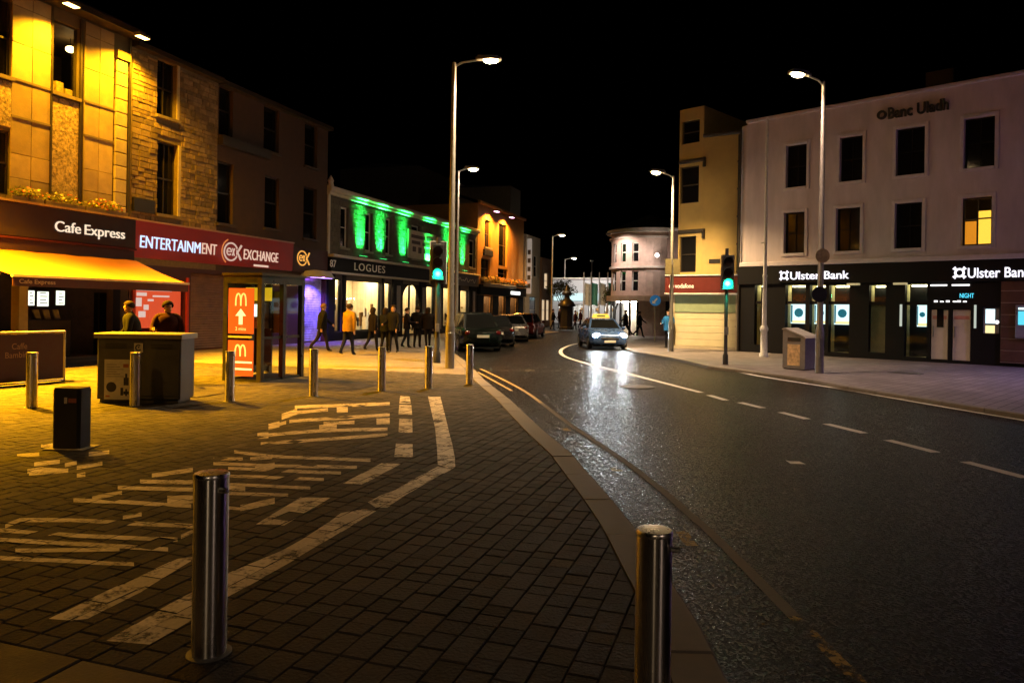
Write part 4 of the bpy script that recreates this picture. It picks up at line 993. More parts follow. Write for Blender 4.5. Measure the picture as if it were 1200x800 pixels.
# the tilted fascia sign
es = thing('exchange_sign', 'red tilted shop fascia lettered ENTERTAINMENT EXCHANGE', 'sign', ex.p0, ex.rz)
x0 = .02; x1 = ex.sz(345.5, 302, -.2)[0]; zt, zb = 4.36, 3.17
tilt = .05; redf = M('sign_red', (.34, .022, .02), .4, var=.08, vs=2)
MB().xprism([(-.08, zb), (-.08 - tilt, zt), (0, zt), (0, zb)], x0, x1).build('fascia_board', redf, es)
MB().box(x0 - .02, x1 + .02, -.12 - tilt, 0, zt + .002, zt + .06).build('coping', M('sign_trim', (.4, .25, .2), .4), es)
MB().bbox(x1 + .01, L - .02, -.1, 0, zb - .02, zt - .12, .01).build('end_board', M('end_board', (.045, .012, .014), .5, var=.2), es)
tl = math.atan2(tilt, zt - zb)
def onsign(px, py):
    s_, z_ = ex.sz(px, py, -.25); return s_, z_, -.085 - tilt * (z_ - zb) / (zt - zb)
whl = glow('letter_white', (.55, .72, 1.), 1.3); pkl = glow('letter_pink', (1., .68, .52), .75)
tface = (R(90) - tl * -1 * -1, 0, 0)
def stext(body, px0, px1, pyb, h, m):
    a, z_, y_ = onsign(px0, pyb[0]); c, z2, _ = onsign(px1, pyb[1]); z_ = (z_ + z2) / 2; y_ = -.085 - tilt * (z_ - zb) / (zt - zb)
    return text(body, m, es, a, y_ - .012, z_, c - a, h, .012, .0, face=(R(90) + tl, 0, 0))
stext('ENTERTAINM', 167, 237.5, (289.5, 297), .40, whl); stext('ENT', 239.5, 256.5, (297.5, 298.5), .40, pkl); stext('EXCHANGE', 288.5, 328.5, (303.5, 307.5), .40, pkl)
b = MB(); a_, z_, y_ = onsign(301, 310.5); c_ = onsign(318, 312)[0]; b.box(a_, c_, y_ - .02, y_ - .01, z_ - .05, z_ + .03); b.build('small_print', pkl, es)
def ring(cx, cz, rx, rz, th, a0, a1, n, y0, y1, b):
    for k in range(n):
        p, q_ = R(a0 + (a1 - a0) * k / n), R(a0 + (a1 - a0) * (k + 1) / n)
        b.yprism([(cx + rx * math.cos(p), cz + rz * math.sin(p)), (cx + rx * math.cos(q_), cz + rz * math.sin(q_)), (cx + (rx - th) * math.cos(q_), cz + (rz - th) * math.sin(q_)), (cx + (rx - th) * math.cos(p), cz + (rz - th) * math.sin(p))][::-1], y0, y1)
def fish(px, py, r, parent, mat_, y):
    b = MB(); s_, z_ = ex.sz(px, py, y)
    ring(0, 0, r * 1.12, r, r * .17, 25, 335, 22, -.02, 0, b)
    for sg_ in (1, -1): b.yprism([(r * .9, -sg_ * r * .3), (r * 1.75, sg_ * r * .75), (r * 1.5, sg_ * r * .85), (r * .82, -sg_ * r * .1)][::sg_], -.02, 0)
    ring(-.28 * r, 0, r * .42, r * .42, r * .15, 0, 320, 14, -.02, 0, b); b.box(-.65 * r, .1 * r, -.02, 0, -.05 * r, .07 * r)
    for sg_ in (1, -1): b.yprism([(.15 * r, -sg_ * .4 * r), (.28 * r, -sg_ * .4 * r), (.62 * r, sg_ * .4 * r), (.47 * r, sg_ * .4 * r)][::sg_], -.02, 0)
    o = b.build('logo', mat_, parent, (s_, y, z_)); return o
o = fish(270.5, 295, .36, es, glow('logo_pink', (.9, .62, .5), .65), -.26); o.rotation_euler[0] = tl; o.location[1] -= .0
b = MB(); ring(0, 0, .5, .5, .05, 110, 240, 8, -.015, 0, b); o2 = b.build('logo_arc', glow('logo_orange', (1., .3, .08), .6), es, o.location + Vector((-.02, 0, 0))); o2.rotation_euler[0] = tl
fish(354, 302.5, .34, es, glow('logo_amber', (1., .45, .08), .9), -.105)

# ---------------------------------------------------------------- the green lit shop
lg = sub('green_lit_shop', 'two storey stone shop with green lit strips between its upper windows', 'building', 382, 557.5)
L = lg.len; z_r = 7.15; z_f0, z_f1 = 3.22, 4.0
ups = [lg.rect(a, c, t_, bt) for a, c, t_, bt in ((399, 408, 239, 283), (428, 436, 249, 288), (452, 458.5, 257, 291))]
ups = [(h[0], h[1], 4.55, 6.55) for h in ups]
gx = [lg.sz(p, 290)[0] for p in (421, 444.5, 471, 499.5, 522.5, 541.5)]
ups += [(gx[2] + 1.2, gx[2] + 2.3, 4.55, 6.55), (gx[4] + .5, gx[4] + 1.5, 4.55, 6.55), (lg.sz(553, 290)[0] - .5, lg.sz(553, 290)[0] + .6, 4.55, 6.55)]
stone_d = M('dark_rubble', (.13, .11, .09), .85, var=.2, vs=6, bump=.35, bs=20, attr=True)
sx = lg.sz(529.5, 360)[0]                       # boundary between the two shopfronts
W = {'door_side': (391, 400), 'big': (404, 446.5), 'slim': (449, 458.5), 'arch': (470.5, 490.5), 'slim2': (498, 509), 'slim3': (518, 529), 'second': (538, 549)}
opn = []
for k, (a, c) in W.items():
    s0, s1 = lg.sz(a, 365)[0], lg.sz(c, 365)[0]; opn.append((k, (s0, s1, .42 if k not in ('arch',) else .05, 3.0 if k != 'second' else 2.9)))
wall(lg, 'wall', M('dark_mortar', (.11, .095, .08), .9, var=.2), 0, L, 0, z_r, ups + [h for _, h in opn], .22)
tag(rowstones(MB(), .05, L - .02, 4.15, z_r - .3, (.16, .26), (.25, .6), [(h[0] - .02, h[1] + .02, h[2] - .14, h[3] + .02) for h in ups], (.0, .012), .018, 0., .15).build('stonework', stone_d, lg.e), kind='stuff')
for h in ups: window(lg.e, *h, frame_white, dark_glass, M('stone_sill2', (.3, .27, .22), .7), .12, .09, 1, 0, .06, .1)
whs = M('white_stucco', (.6, .54, .47), .6, var=.12)
MB().bbox(-.05, L, -.28, 0, z_r - .05, z_r + .2, .05).build('cornice', whs, lg.e); MB().bbox(-.05, L, -.16, 0, z_r - .2, z_r - .055, .02).build('cornice_bed', whs, lg.e)
MB().bbox(-.02, .16, -.08, 0, 4.15, z_r - .2, .02).build('end_pilaster', whs, lg.e)
MB().lathe([(.16, 0), (.12, .15), (.15, .25), (.02, .5)], 12, (.1, -.1, z_r + .2)).build('finial', whs, lg.e)
rf = MB(); rf.q([(0, .2, z_r + .1), (L, .2, z_r + .1), (L, 4.5, z_r + 1.2), (0, 4.5, z_r + 1.2)]); rf.build('roof', roofm, lg.e)
MB().bbox(0, sx, -.42, 0, z_f1, z_f1 + .13, .04).build('shop_cornice', whs, lg.e); MB().bbox(sx + .05, L, -.35, 0, z_f1, z_f1 + .1, .04).build('shop_cornice', whs, lg.e)
MB().bbox(0, sx, -.3, 0, z_f0, z_f0 + .1, .03).build('architrave', whs, lg.e)
ls1 = thing('shop_sign', 'black fascia with pale capital letters LOGUES', 'sign', lg.p0, lg.rz)
MB().bbox(.02, sx, -.24, -.002, z_f0 + .102, z_f1 - .002, .01).build('fascia_board', black_gloss, ls1)
serif = M('serif_letter', (.85, .82, .76), .5, var=.1)
a, c = lg.sz(414.5, 314, -.25)[0], lg.sz(450.5, 317, -.25)[0]
text('LOGUES', serif, ls1, a, -.256, z_f0 + .26, c - a, .38, .012, .0, spacing=1.15)
text('87', serif, ls1, lg.sz(386.5, 306, -.25)[0], -.256, z_f0 + .3, lg.sz(393.5, 306, -.25)[0] - lg.sz(386.5, 306, -.25)[0], .34, .01)
ls2 = thing('shop_sign', 'grey fascia with pale flowing script at the right end of the green lit shop', 'sign', lg.p0, lg.rz)
MB().bbox(sx + .05, L - .02, -.22, -.002, z_f0 + .0, z_f1 - .01, .01).build('fascia_board', M('slate_fascia', (.10, .10, .11), .4, var=.2), ls2)
b = MB(); pts = [(sx + .6 + k * .11, -.235, z_f0 + .38 + .16 * math.sin(k * .9) * math.cos(k * .23)) for k in range(30)]; b.tube(pts, .022, 5).build('script', serif, ls2)
# lit shop windows: rooms with stock, lamps inside
cream_w = M('shop_cream', (.78, .64, .40), .7, var=.1); tanm = M('stock_tan', (.45, .22, .07), .6, var=.4, vs=6); dkw = M('stock_dark', (.04, .03, .03), .6); goldm = M('stock_gold', (.55, .32, .06), .4, .5); whm = M('stock_white', (.75, .7, .62), .6, var=.1)
strip_l = glow('shop_strip', (1., .78, .45), 120)
def shoproom(fac, h, depth=1.5, items=True, seed=1, lm=strip_l, wm=None):
    rr = random.Random(seed); a, c, e, g = h; wm = wm or cream_w
    b = MB(); y0 = .26; g2 = g + .15; e2 = max(e - .05, .03); a2, c2 = a - .06, c + .06
    b.q([(a2, y0 + depth, e2), (c2, y0 + depth, e2), (c2, y0 + depth, g2), (a2, y0 + depth, g2)]).q([(a2, y0, e2), (a2, y0 + depth, e2), (a2, y0 + depth, g2), (a2, y0, g2)]).q([(c2, y0, e2), (c2, y0, g2), (c2, y0 + depth, g2), (c2, y0 + depth, e2)])
    b.q([(a2, y0, g2), (a2, y0 + depth, g2), (c2, y0 + depth, g2), (c2, y0, g2)]).q([(a2, y0, e2), (c2, y0, e2), (c2, y0 + depth, e2), (a2, y0 + depth, e2)])
    room = b.build('display_room', wm, fac.e)
    n = max(1, int((c - a) / .9))
    for k in range(n):
        xc = a + (c - a) * (k + .5) / n; MB().box(xc - .28, xc + .28, y0 + .25, y0 + .5, g2 - .04, g2 - .01).build('ceiling_lamp', lm, room)
    MB().box(a + .01, c - .01, .1, .112, e, g).build('pane', clear, fac.e)
    f = MB(); f.box(a, a + .05, .05, .16, e, g).box(c - .05, c, .05, .16, e, g).box(a + .05, c - .05, .05, .16, g - .05, g).box(a + .05, c - .05, .05, .16, e, e + .05); f.build('window_frame', black_gloss, fac.e)
    if items:
        k = 0; x = a + .18
        while x < c - .15:
            ww = rr.uniform(.12, .3); hh = rr.uniform(.3, 1.45); y = y0 + rr.uniform(.2, .7)
            o = MB(); kind = rr.randrange(3)
            if kind == 0: o.lathe([(.1, 0), (.02, .04), (.02, hh * .5), (.09, hh * .55), (.13, hh * .8), (.05, hh * .95), (.02, hh)], 12, (x, y, e2))
            elif kind == 1: o.bbox(x - ww / 2, x + ww / 2, y, y + .15, e2, e2 + hh, .02)
            else: o.bbox(x - ww / 2, x + ww / 2, y, y + .12, e2 + .5, e2 + .5 + ww, .03); o.cyl((x, y + .05, e2), (x, y + .05, e2 + .5), .015, .015, 6)
            o.build('display_item', rr.choice((tanm, dkw, whm, whm, tanm)), room); x += ww + rr.uniform(.02, .18)
        for _ in range(int((c - a) * 5)):          # hanging tags, bottles and boxes close to the glass
            x = rr.uniform(a + .1, c - .1); ww = rr.uniform(.06, .2); z = e2 + rr.uniform(.0, 1.3); o = MB().bbox(x - ww / 2, x + ww / 2, y0 + .02, y0 + .1, z, z + rr.uniform(.12, .5), .015)
            if z > e2 + .5: o.cyl((x, y0 + .06, z + .1), (x, y0 + .06, g2), .004, .004, 4)
            o.build('display_item', rr.choice((tanm, dkw, whm, dkw, goldm)), room)
        MB().bbox(a + (c - a) * .45, a + (c - a) * .85, y0 + depth - .12, y0 + depth - .02, e2 + 1.35, e2 + 1.75, .02).build('framed_picture', dkw, room)
        MB().bbox(a + (c - a) * .48, a + (c - a) * .82, y0 + depth - .135, y0 + depth - .122, e2 + 1.40, e2 + 1.70, .002).build('picture', tanm, room)
    return room
for i, (k, h) in enumerate(opn):
    if k != 'arch': shoproom(lg, h, 1.6 if k in ('big',) else 1.2, True, i + 3)
    else:
        shoproom(lg, h, 1.6, True, 31)
        cx = (h[0] + h[1]) / 2; r_ = (h[1] - h[0]) / 2; zc = h[3] - r_; b = MB(); n = 10       # black spandrels leave a round head
        for k2 in range(n):
            a0, a1 = math.pi * k2 / n, math.pi * (k2 + 1) / n
            b.yprism([(cx + r_ * math.cos(a0), zc + r_ * math.sin(a0)), (cx + r_ * math.cos(a0), h[3] + .004), (cx + r_ * math.cos(a1), h[3] + .004), (cx + r_ * math.cos(a1), zc + r_ * math.sin(a1))], -.02, .045)
        b.build('arch_spandrel', black_gloss, lg.e); MB().box(cx - .03, cx + .03, .04, .16, h[2], h[3] - .06).build('door_stile', black_gloss, lg.e)
        MB().box(h[0] + .05, h[1] - .05, .06, .16, 1.05, 1.12).build('door_rail', black_gloss, lg.e)
edges = sorted([0.] + [v for _, h in opn for v in h[:2]] + [L])
for a, c in zip(edges[0::2], edges[1::2]):
    if c - a > .12:
        MB().bbox(a + .02, c - .02, -.1, -.002, 0, z_f0 - .01, .03).build('pilaster', black_gloss, lg.e)
        if c - a > .7: MB().bbox((a + c) / 2 - .2, (a + c) / 2 + .2, -.16, -.102, .3, z_f0 - .35, .03).build('pilaster_face', M('pilaster_grey', (.2, .18, .165), .5, var=.15), lg.e)
for k, h in opn:
    if k != 'arch': MB().bbox(h[0] + .0, h[1] - .0, -.05, -.002, .02, h[2] - .01, .02).build('stallriser', black_gloss, lg.e)
# green lights: little fittings above the shop cornice throwing a narrow beam up the wall
for i, x in enumerate(gx):
    t = thing('green_spotlight', '%s green spotlight washing the wall above the lit shop' % ('first', 'second', 'third', 'fourth', 'fifth', 'sixth')[i], 'spotlight', lg.world(x, -.26, z_f1 + .18), lg.rz, 'green spotlights above the shop')
    MB().bbox(-.36, .36, -.05, .07, -.04, .05, .01).build('housing', black_metal, t); MB().box(-.34, .34, -.03, .05, .052, .058).build('lens', glow('green_spot_lens', (.05, 1., .2), 5), t)
    o = light('green_beam', 'AREA', (0, .06, .07), 230, (.015, 1., .10), t, aim=(0, .16, 1.3)); o.data.shape = 'RECTANGLE'; o.data.size = .62; o.data.size_y = .06; o.data.spread = R(36)
    o.rotation_euler = (R(180 - 4.5), 0, 0)
# banner board on the wall
x0b, x1b = lg.sz(478, 290, -.1)[0], lg.sz(510, 290, -.1)[0]
bn = thing('banner', 'beige sign board with worn dark lettering fixed between the green strips', 'sign', lg.p0, lg.rz)
MB().bbox(x0b, x1b, -.12, -.06, 4.55, 6.2, .01).build('board', M('banner_beige', (.62, .54, .44), .6, var=.15), bn)
b = MB()
for k, (x, z, ww, hh) in enumerate(((.1, 1.2, .5, .2), (.65, 1.2, .25, .2), (.12, .85, .3, .2), (.5, .82, .35, .2), (.15, .4, .12, .3), (.35, .35, .12, .35), (.55, .4, .3, .25))): b.bbox(x0b + x * (x1b - x0b), x0b + (x + ww) * (x1b - x0b), -.126, -.1205, 4.55 + z, 4.55 + z + hh, .002)
b.build('print', M('banner_print', (.08, .05, .05), .6), bn)

# ---------------------------------------------------------------- orange pub
pb = sub('orange_pub', 'narrow orange floodlit pub front with tall windows and a black ground floor', 'building', 558.5, 612.5)
L = pb.len; zr = 9.35
orm = M('ochre_render', (.55, .28, .08), .75, var=.15, vs=2, bump=.2, bs=20)
hs = [pb.rect(568, 575, 258, 290), pb.rect(584.5, 594.5, 263, 312), pb.rect(563.5, 574, 303, 326), pb.rect(583.5, 595, 315, 326)]
hs = [(a, c, min(e, g), max(e, g)) for a, c, e, g in hs]; zpf = hs[2][2] - .15
opg = [(L * .12, L * .3, .1, 2.6), (L * .42, L * .58, .1, 2.7), (L * .68, L * .88, .6, 2.6)]
wall(pb, 'wall', orm, 0, L, 0, zr, hs + opg, .25)
for i, h in enumerate(hs): window(pb.e, *h, frame_dark, dark_glass, whs if i != 1 else None, .16, .07, 1, 0, .15, .12)
MB().bbox(-.05, L + .05, -.22, 0, zr, zr + .22, .05).build('cornice', orm, pb.e); MB().bbox(hs[0][0] - .3, hs[0][1] + .3, -.14, 0, hs[0][2] - .65, hs[0][2] - .2, .03).build('plaque', frame_dark, pb.e)
MB().bbox(-.02, L, -.3, -.0, zpf - 1.1, zpf - .35, .03).build('pub_fascia', black_gloss, pb.e); MB().bbox(-.02, L, -.05, -.001, 0, zpf - 1.11, .02).build('pub_front', black_gloss, pb.e) if False else None
for a, c in ((0, opg[0][0]), (opg[0][1], opg[1][0]), (opg[1][1], opg[2][0]), (opg[2][1], L)): MB().bbox(a + .01, c - .01, -.06, -.001, 0, zpf - 1.12, .02).build('pilaster', black_gloss, pb.e)
warm_r = glow('pub_glow', (1., .62, .3), 30)
for i, h in enumerate(opg): shoproom(pb, h, 1.0, False, 40 + i, warm_r, M('pub_wall', (.2, .12, .06), .7))
cn_ = MB().bbox(L * .05, L * .62, -.8, -.302, zpf - .5, zpf - .25, .03).build('canopy', M('canopy_grey', (.4, .38, .35), .5), pb.e)
MB().bbox(L * .62, L * .84, -.33, -.302, zpf - .95, zpf - .68, .01).build('lit_lettering', glow('pub_letters', (.9, .9, .85), 2.2), pb.e)
for i, x in enumerate(((hs[0][0] + hs[0][1]) / 2, (hs[1][0] + hs[1][1]) / 2)):
    flood(pb, x, -.7, zr - .35, ('left' if i == 0 else 'right') + ' of two pink glowing floodlights on the orange pub', 2800, (1., .40, .04), 'floodlights on the orange pub', (0, .35, -2.6), 150, glow('pink_lens', (1., .45, .75), 12), 1.4)
MB().box(L * .3, L * .34, -.3, 0, 5, 7).build('hanging_sign', frame_dark, pb.e) if False else None
for i, (a, c) in enumerate(((.02, .48), (.52, 1.0))):
    t = thing('flower_box', ('left' if i == 0 else 'right') + ' flower box on the ledge of the orange pub', 'flower box', pb.world(a * L, -.35, zpf - .3), pb.rz, 'flower boxes on the orange pub'); ln = (c - a) * L
    MB().bbox(0, ln, -.12, .12, 0, .2, .02).build('trough', frame_dark, t); b = MB(); leafmass(b, ln / 2, 0, .35, ln / 2, .35, .3, 300, .1); tag(b.build('foliage', leaf, t), kind='stuff')
    b = MB(); leafmass(b, ln / 2, -.1, .4, ln / 2, .35, .28, 160, .09); tag(b.build('blossom', M('petal_amber', (.6, .25, .04), .5, var=.3), t), kind='stuff')
rf = MB(); rf.q([(0, 0, zr + .2), (L, 0, zr + .2), (L, 4, zr + 1.5), (0, 4, zr + 1.5)]); rf.build('roof', roofm, pb.e)

# ---------------------------------------------------------------- dark masses behind, and the far terrace
def block(name, label, fac, x0, x1, y0, y1, z1, mat, wins=(), wm=dark_glass, cat='building', roof=1.0):
    e = thing(name, label, cat, fac.world(x0, y0, 0), fac.rz); W_ = x1 - x0; D_ = y1 - y0
    b = MB(); wall(None, 'wall', mat, 0, W_, 0, z1, list(wins), .15, D_, e)
    for h in wins: window(e, *h, frame_white, wm, None, .08, .08, 1, 0)
    b = MB(); b.q([(0, 0, z1 + .003), (W_, 0, z1 + .003), (W_, D_ / 2, z1 + roof), (0, D_ / 2, z1 + roof)]).q([(0, D_, z1 + .003), (0, D_ / 2, z1 + roof), (W_, D_ / 2, z1 + roof), (W_, D_, z1 + .003)]).q([(0, 0, z1), (0, D_ / 2, z1 + roof), (0, D_, z1)]).q([(W_, 0, z1), (W_, D_, z1), (W_, D_ / 2, z1 + roof)]); b.build('roof', roofm, e)
    return e
dbm = M('dull_render', (.16, .14, .12), .85, var=.2)
bx = LTF.sz(490, 300, 9)[0]
block('rear_building', 'tall dark building looming behind the green lit shop roof', LTF, bx, bx + 15, 9, 17, 14.2, dbm, roof=.4)
bx = LTF.sz(597, 300, 3.2)[0]; bx1 = LTF.sz(609, 300, 3.2)[0]; bz_ = LTF.sz(597, 217, 3.2)[1]
block('rear_building', 'tall building with a pale end wall rising behind the orange pub', LTF, bx, bx1, 3.2, 11, bz_, M('pale_gable', (.34, .29, .21), .85, var=.15), roof=.2)
s0 = ls(615); s1 = ls(632)
fb = block('shop_house', 'pale narrow building with a lit white vertical sign beyond the orange pub', LTF, s0, s1, 0, 8, 8.3, M('far_cream', (.42, .36, .28), .8, var=.15), [((s1 - s0) * .55, (s1 - s0) * .8, 4.6, 6.6), ((s1 - s0) * .3, (s1 - s0) * .8, .3, 2.8)])
vs_ = thing('vertical_sign', 'lit white vertical sign on the pale narrow building', 'sign', LTF.world(s0 + .3, -.55, 0), LTF.rz)
MB().bbox(0, .18, .1, .5, 3.0, 7.9, .02).build('board', glow('sign_cool', (1., .85, .7), .22), vs_)
b = MB()
for k in range(5): b.bbox(-.006, -.001, -.25, .25, 3.5 + k * .75, 3.85 + k * .75, .0) if False else b.box(-.012, -.002, .16, .44, 3.5 + k * .75, 3.9 + k * .75)
b.build('print', dk, vs_); MB().box(.02, .1, .45, .56, 4, 7.6).build('bracket', galv, vs_)
s2 = ls(634); s3 = ls(645)
rl_ = glow('far_window_warm', (1., .72, .42), .7)
block('shop_house', 'brown lit house where the left terrace ends', LTF, s2, s3, 0, 8, 6.6, M('far_brown', (.36, .2, .1), .8, var=.2), [((s3 - s2) * .3, (s3 - s2) * .7, 3.6, 5.2), ((s3 - s2) * .1, (s3 - s2) * .45, .5, 2.6), ((s3 - s2) * .55, (s3 - s2) * .9, .5, 2.6)], rl_)
s4 = ls(652); s5 = ls(657)
block('shop_house', 'farthest low house of the left terrace with lit shop windows', LTF, s3 + .05, s4, .5, 8, 5.4, M('far_grey', (.3, .27, .25), .8, var=.2), [((s4 - s3) * .1, (s4 - s3) * .4, .5, 2.5), ((s4 - s3) * .5, (s4 - s3) * .9, .5, 2.5)], rl_)
# end of the street
we = Fac('white_building', 'bright white building closing the far end of the street', 'building', (4.6, 88), (15, 84))
L = we.len; hs = [(1 + k * 1.9, 2.2 + k * 1.9, .2, 2.3) for k in range(5)]
wall(we, 'wall', M('white_render', (.75, .73, .7), .7, var=.08), 0, L, 0, 5.2, hs, .2)
cool = glow('far_shop_strip', (.95, .95, 1.), 50)
for i, h in enumerate(hs): shoproom(we, h, 1.2, True, 60 + i, cool, whm)
MB().bbox(-.05, L, -.2, 0, 5.2, 5.45, .05).build('cornice', whs, we.e)
sg2 = MB().bbox(.5, L - .5, -.15, -.002, 2.7, 3.6, .02).build('lit_fascia', glow('far_fascia', (.7, .95, .95), 1.0), we.e)
lt_ = light('facade_light', 'SPOT', (4.6 + 4, 79, 7), 2400, (1., .93, .9), None, aim=(9.5, 86, 3), size=110)
fm_ = thing('street_lamp', 'assumed short lamp with a cool light before the white building', 'street lamp', (8.6, 78.7, 0)); MB().lathe([(.08, 0), (.05, 6.9)], 10).build('column', galv, fm_); MB().bbox(-.15, .15, -.2, .5, 6.9, 7.0, .02).build('lantern', galv, fm_)  # assumed lamp, placed to brighten the white front
lt_.parent = fm_; lt_.location = (0, .5, 6.85); lt_.rotation_euler = (Vector((1., 8, -4))).to_track_quat('-Z', 'Y').to_euler()
for i, px in enumerate((683.5, 692, 701.5, 711.5)):
    Y = 66; P0 = p3(px, 383, Y); t = thing('flagpole', ('first', 'second', 'third', 'fourth')[i] + ' from the left of four white flagpoles before the white building', 'flagpole', (P0.x, Y, 0), 0, 'four flagpoles at the street end')
    MB().lathe([(.07, 0), (.05, p3(px, 319, Y).z)], 10).build('pole', wh, t); zt_ = p3(px, 331, Y).z
    bm2 = M('flag_teal' if i % 2 else 'flag_white', (.08, .35, .33) if i % 2 else (.6, .65, .62), .7, var=.3, vs=3)
    Vv = []; F = []
    for k in range(6):
        for z in (zt_, zt_ - 2.0): Vv.append((.07 + k * .11, .05 * math.sin(k * 1.3), z - k * .03))
    for k in range(5): F += [(2 * k, 2 * k + 1, 2 * k + 3, 2 * k + 2)]
    MB().mesh(Vv, F).build('flag', bm2, t)
kx = p3(664, 380, 60); t = thing('kiosk', 'dark domed kiosk standing in the street before the white building', 'kiosk', (kx.x, 60, 0))
MB().lathe([(.62, 0), (.62, .2), (.5, .25), (.5, 1.9)], 8).build('drum', black_metal, t); MB().lathe([(.7, 1.9), (.72, 2.0), (.55, 2.3), (.25, 2.55), (.22, 2.8), (.4, 2.85), (.42, 3.05), (.2, 3.25), (.03, 3.7)], 12).build('dome', black_metal, t, smooth=True)

# ---------------------------------------------------------------- bank
ub = Fac('bank', 'three storey pale rendered bank with a black lit ground floor', 'building', (9.93, 30.93), (25.05, 16.0))
L = ub.len; ZT = 9.7; ZL = 3.72
ren = M('bank_render', (.60, .52, .55), .8, var=.16, vs=1.6, bump=.2, bs=30, stretch=(1, 1, .3)); arch_m = M('bank_trim', (.64, .57, .6), .7, var=.08)
UP = [(921.5, 945.5, 169.5, 219), (984.5, 1011, 160.5, 213), (1050.5, 1084, 148.5, 205), (1130, 1166, 137, 195.5), (919, 943, 248.5, 296), (980, 1008, 242.5, 294), (1049, 1080.5, 238.5, 291.5), (1127, 1162.5, 231, 287.5)]
hs = [ub.rect(*r_) for r_ in UP]
zt_ = [sum(h[i] for h in hs[:4]) / 4 for i in (2, 3)]; zl_ = [sum(h[i] for h in hs[4:]) / 4 for i in (2, 3)]
hs = [(h[0], h[1], *(zt_ if i < 4 else zl_)) for i, h in enumerate(hs)]
dx_ = hs[3][0] - hs[2][0]; hs += [(hs[3][0] + dx_, hs[3][1] + dx_, *zt_), (hs[7][0] + dx_, hs[7][1] + dx_, *zl_)]
wall(ub, 'wall', ren, 0, L, ZL, ZT, hs, .22)
yl = glow('lit_window_yellow', (1., .50, .05), 1.7)
for i, h in enumerate(hs):
    f = MB(); w_ = .12
    f.bbox(h[0] - w_, h[0], -.05, 0, h[2] - w_, h[3] + w_, .01).bbox(h[1], h[1] + w_, -.05, 0, h[2] - w_, h[3] + w_, .01).bbox(h[0], h[1], -.05, 0, h[3], h[3] + w_, .01).bbox(h[0], h[1], -.08, 0, h[2] - w_, h[2], .01)
    f.build('surround', arch_m, ub.e)
    if i != 7: window(ub.e, *h, black_gloss, dark_glass, None, .16, .05, 1, 1)
    else:
        window(ub.e, *h, frame_dark, clear, None, .16, .06, 0, 1)
        xm, zm = (h[0] + h[1]) / 2, h[2] + (h[3] - h[2]) * .56
        MB().box(h[0] + .06, h[1] - .06, .155, .215, zm - .025, zm + .025).build('transom', frame_dark, ub.e)
        bl_ = MB().box(xm - .08, h[1] - .02, .6, .62, h[2], h[3] - .42).build('lit_blind', yl, ub.e); MB().box(h[0] - .2, xm - .2, .9, .92, h[2], zm).build('lit_wall', glow('lit_amber', (1., .34, .02), .8), ub.e)
MB().bbox(-.02, L, -.12, 0, ZT, ZT + .14, .03).build('parapet', ren, ub.e)
MB().cyl((-.28, -.05, 0), (-.28, -.05, 9.4), .05, .05, 10).build('downpipe', frame_dark, ub.e)
# rounded left corner
b = MB(); pts = [(.0, 0)] + [(-.42 * math.sin(R(k * 10)), .42 - .42 * math.cos(R(k * 10))) for k in range(10)] + [(-.42, 4), (0, 4)]
b.prism([(x, y) for x, y in pts][::-1], ZL, ZT - .06); b.build('corner', ren, ub.e, smooth=True)
MB().bbox(6, 7, 3, 4, ZT, ZT + 1.6, .02).build('chimney', frame_dark, ub.e)
MB().bbox(-.2, L, -.16, 0, ZL - .12, ZL + .06, .02).build('ledge', arch_m, ub.e)
zf0 = ub.sz(1000, 332)[1]; bk = M('bank_black', (.006, .0055, .006), .6, var=.1, vs=5, rvar=.02, spec=.15)
MB().bbox(-.3, L, -.12, 0, zf0, ZL - .122, .02).build('fascia_board', bk, ub.e)
bsl = glow('bank_letters', (.93, .9, 1.), 1.6)
def bank_sign(px0, pxt, px1, py, label):
    t = thing('bank_sign', label, 'sign', ub.p0, ub.rz, 'lit bank name signs')
    s0, z0 = ub.sz(pxt, py, -.13); s1, _ = ub.sz(px1, py, -.13); sl_, _ = ub.sz(px0, py, -.13)
    text('Ulster Bank', bsl, t, s0, -.145, z0, s1 - s0, .31, .018, .008)
    b = MB(); c = (sl_ + s0) / 2 - .04; r_ = .15; zc = z0 + .165
    ring(c, zc, r_, r_, .06, 0, 360, 20, -.16, -.13, b)
    for k in range(4):
        a = R(45 + 90 * k); d = Vector((math.cos(a), math.sin(a))); n = Vector((-d.y, d.x))
        p = [Vector((c, zc)) + d * r_ * .95 + n * .035, Vector((c, zc)) + d * r_ * .95 - n * .035, Vector((c, zc)) + d * r_ * 1.55 - n * .06, Vector((c, zc)) + d * r_ * 1.55 + n * .06]
        b.yprism([(q_.x, q_.y) for q_ in p][::-1], -.16, -.13)
    b.build('logo', bsl, t)
    b = MB(); b.box(sl_ - .05, s1 + .05, -.2, -.125, z0 - .12, z0 - .09); b.build('light_trough', bk, t)
    return t
bank_sign(914.5, 925.5, 994, 327.5, 'lit white bank name sign behind the street lamp column')
s_u = ub.sz(1126, 325, -.13)[0]; s_w = ub.sz(994, 327, -.13)[0] - ub.sz(925.5, 327, -.13)[0]
pxe = 1126
t = thing('bank_sign', 'lit white bank name sign over the pale doors, cut by the right edge', 'sign', ub.p0, ub.rz, 'lit bank name signs')
s0, z0 = ub.sz(1133.5, 325.5, -.13); s1 = s0 + (ub.sz(1185, 325, -.13)[0] - s0) * 1.42
text('Ulster Bank', bsl, t, s0, -.145, z0, s1 - s0, .34, .018, .008)
b = MB(); c = ub.sz(1124.5, 320, -.13)[0]; zc = z0 + .18; r_ = .16; ring(c, zc, r_, r_, .065, 0, 360, 20, -.16, -.13, b)
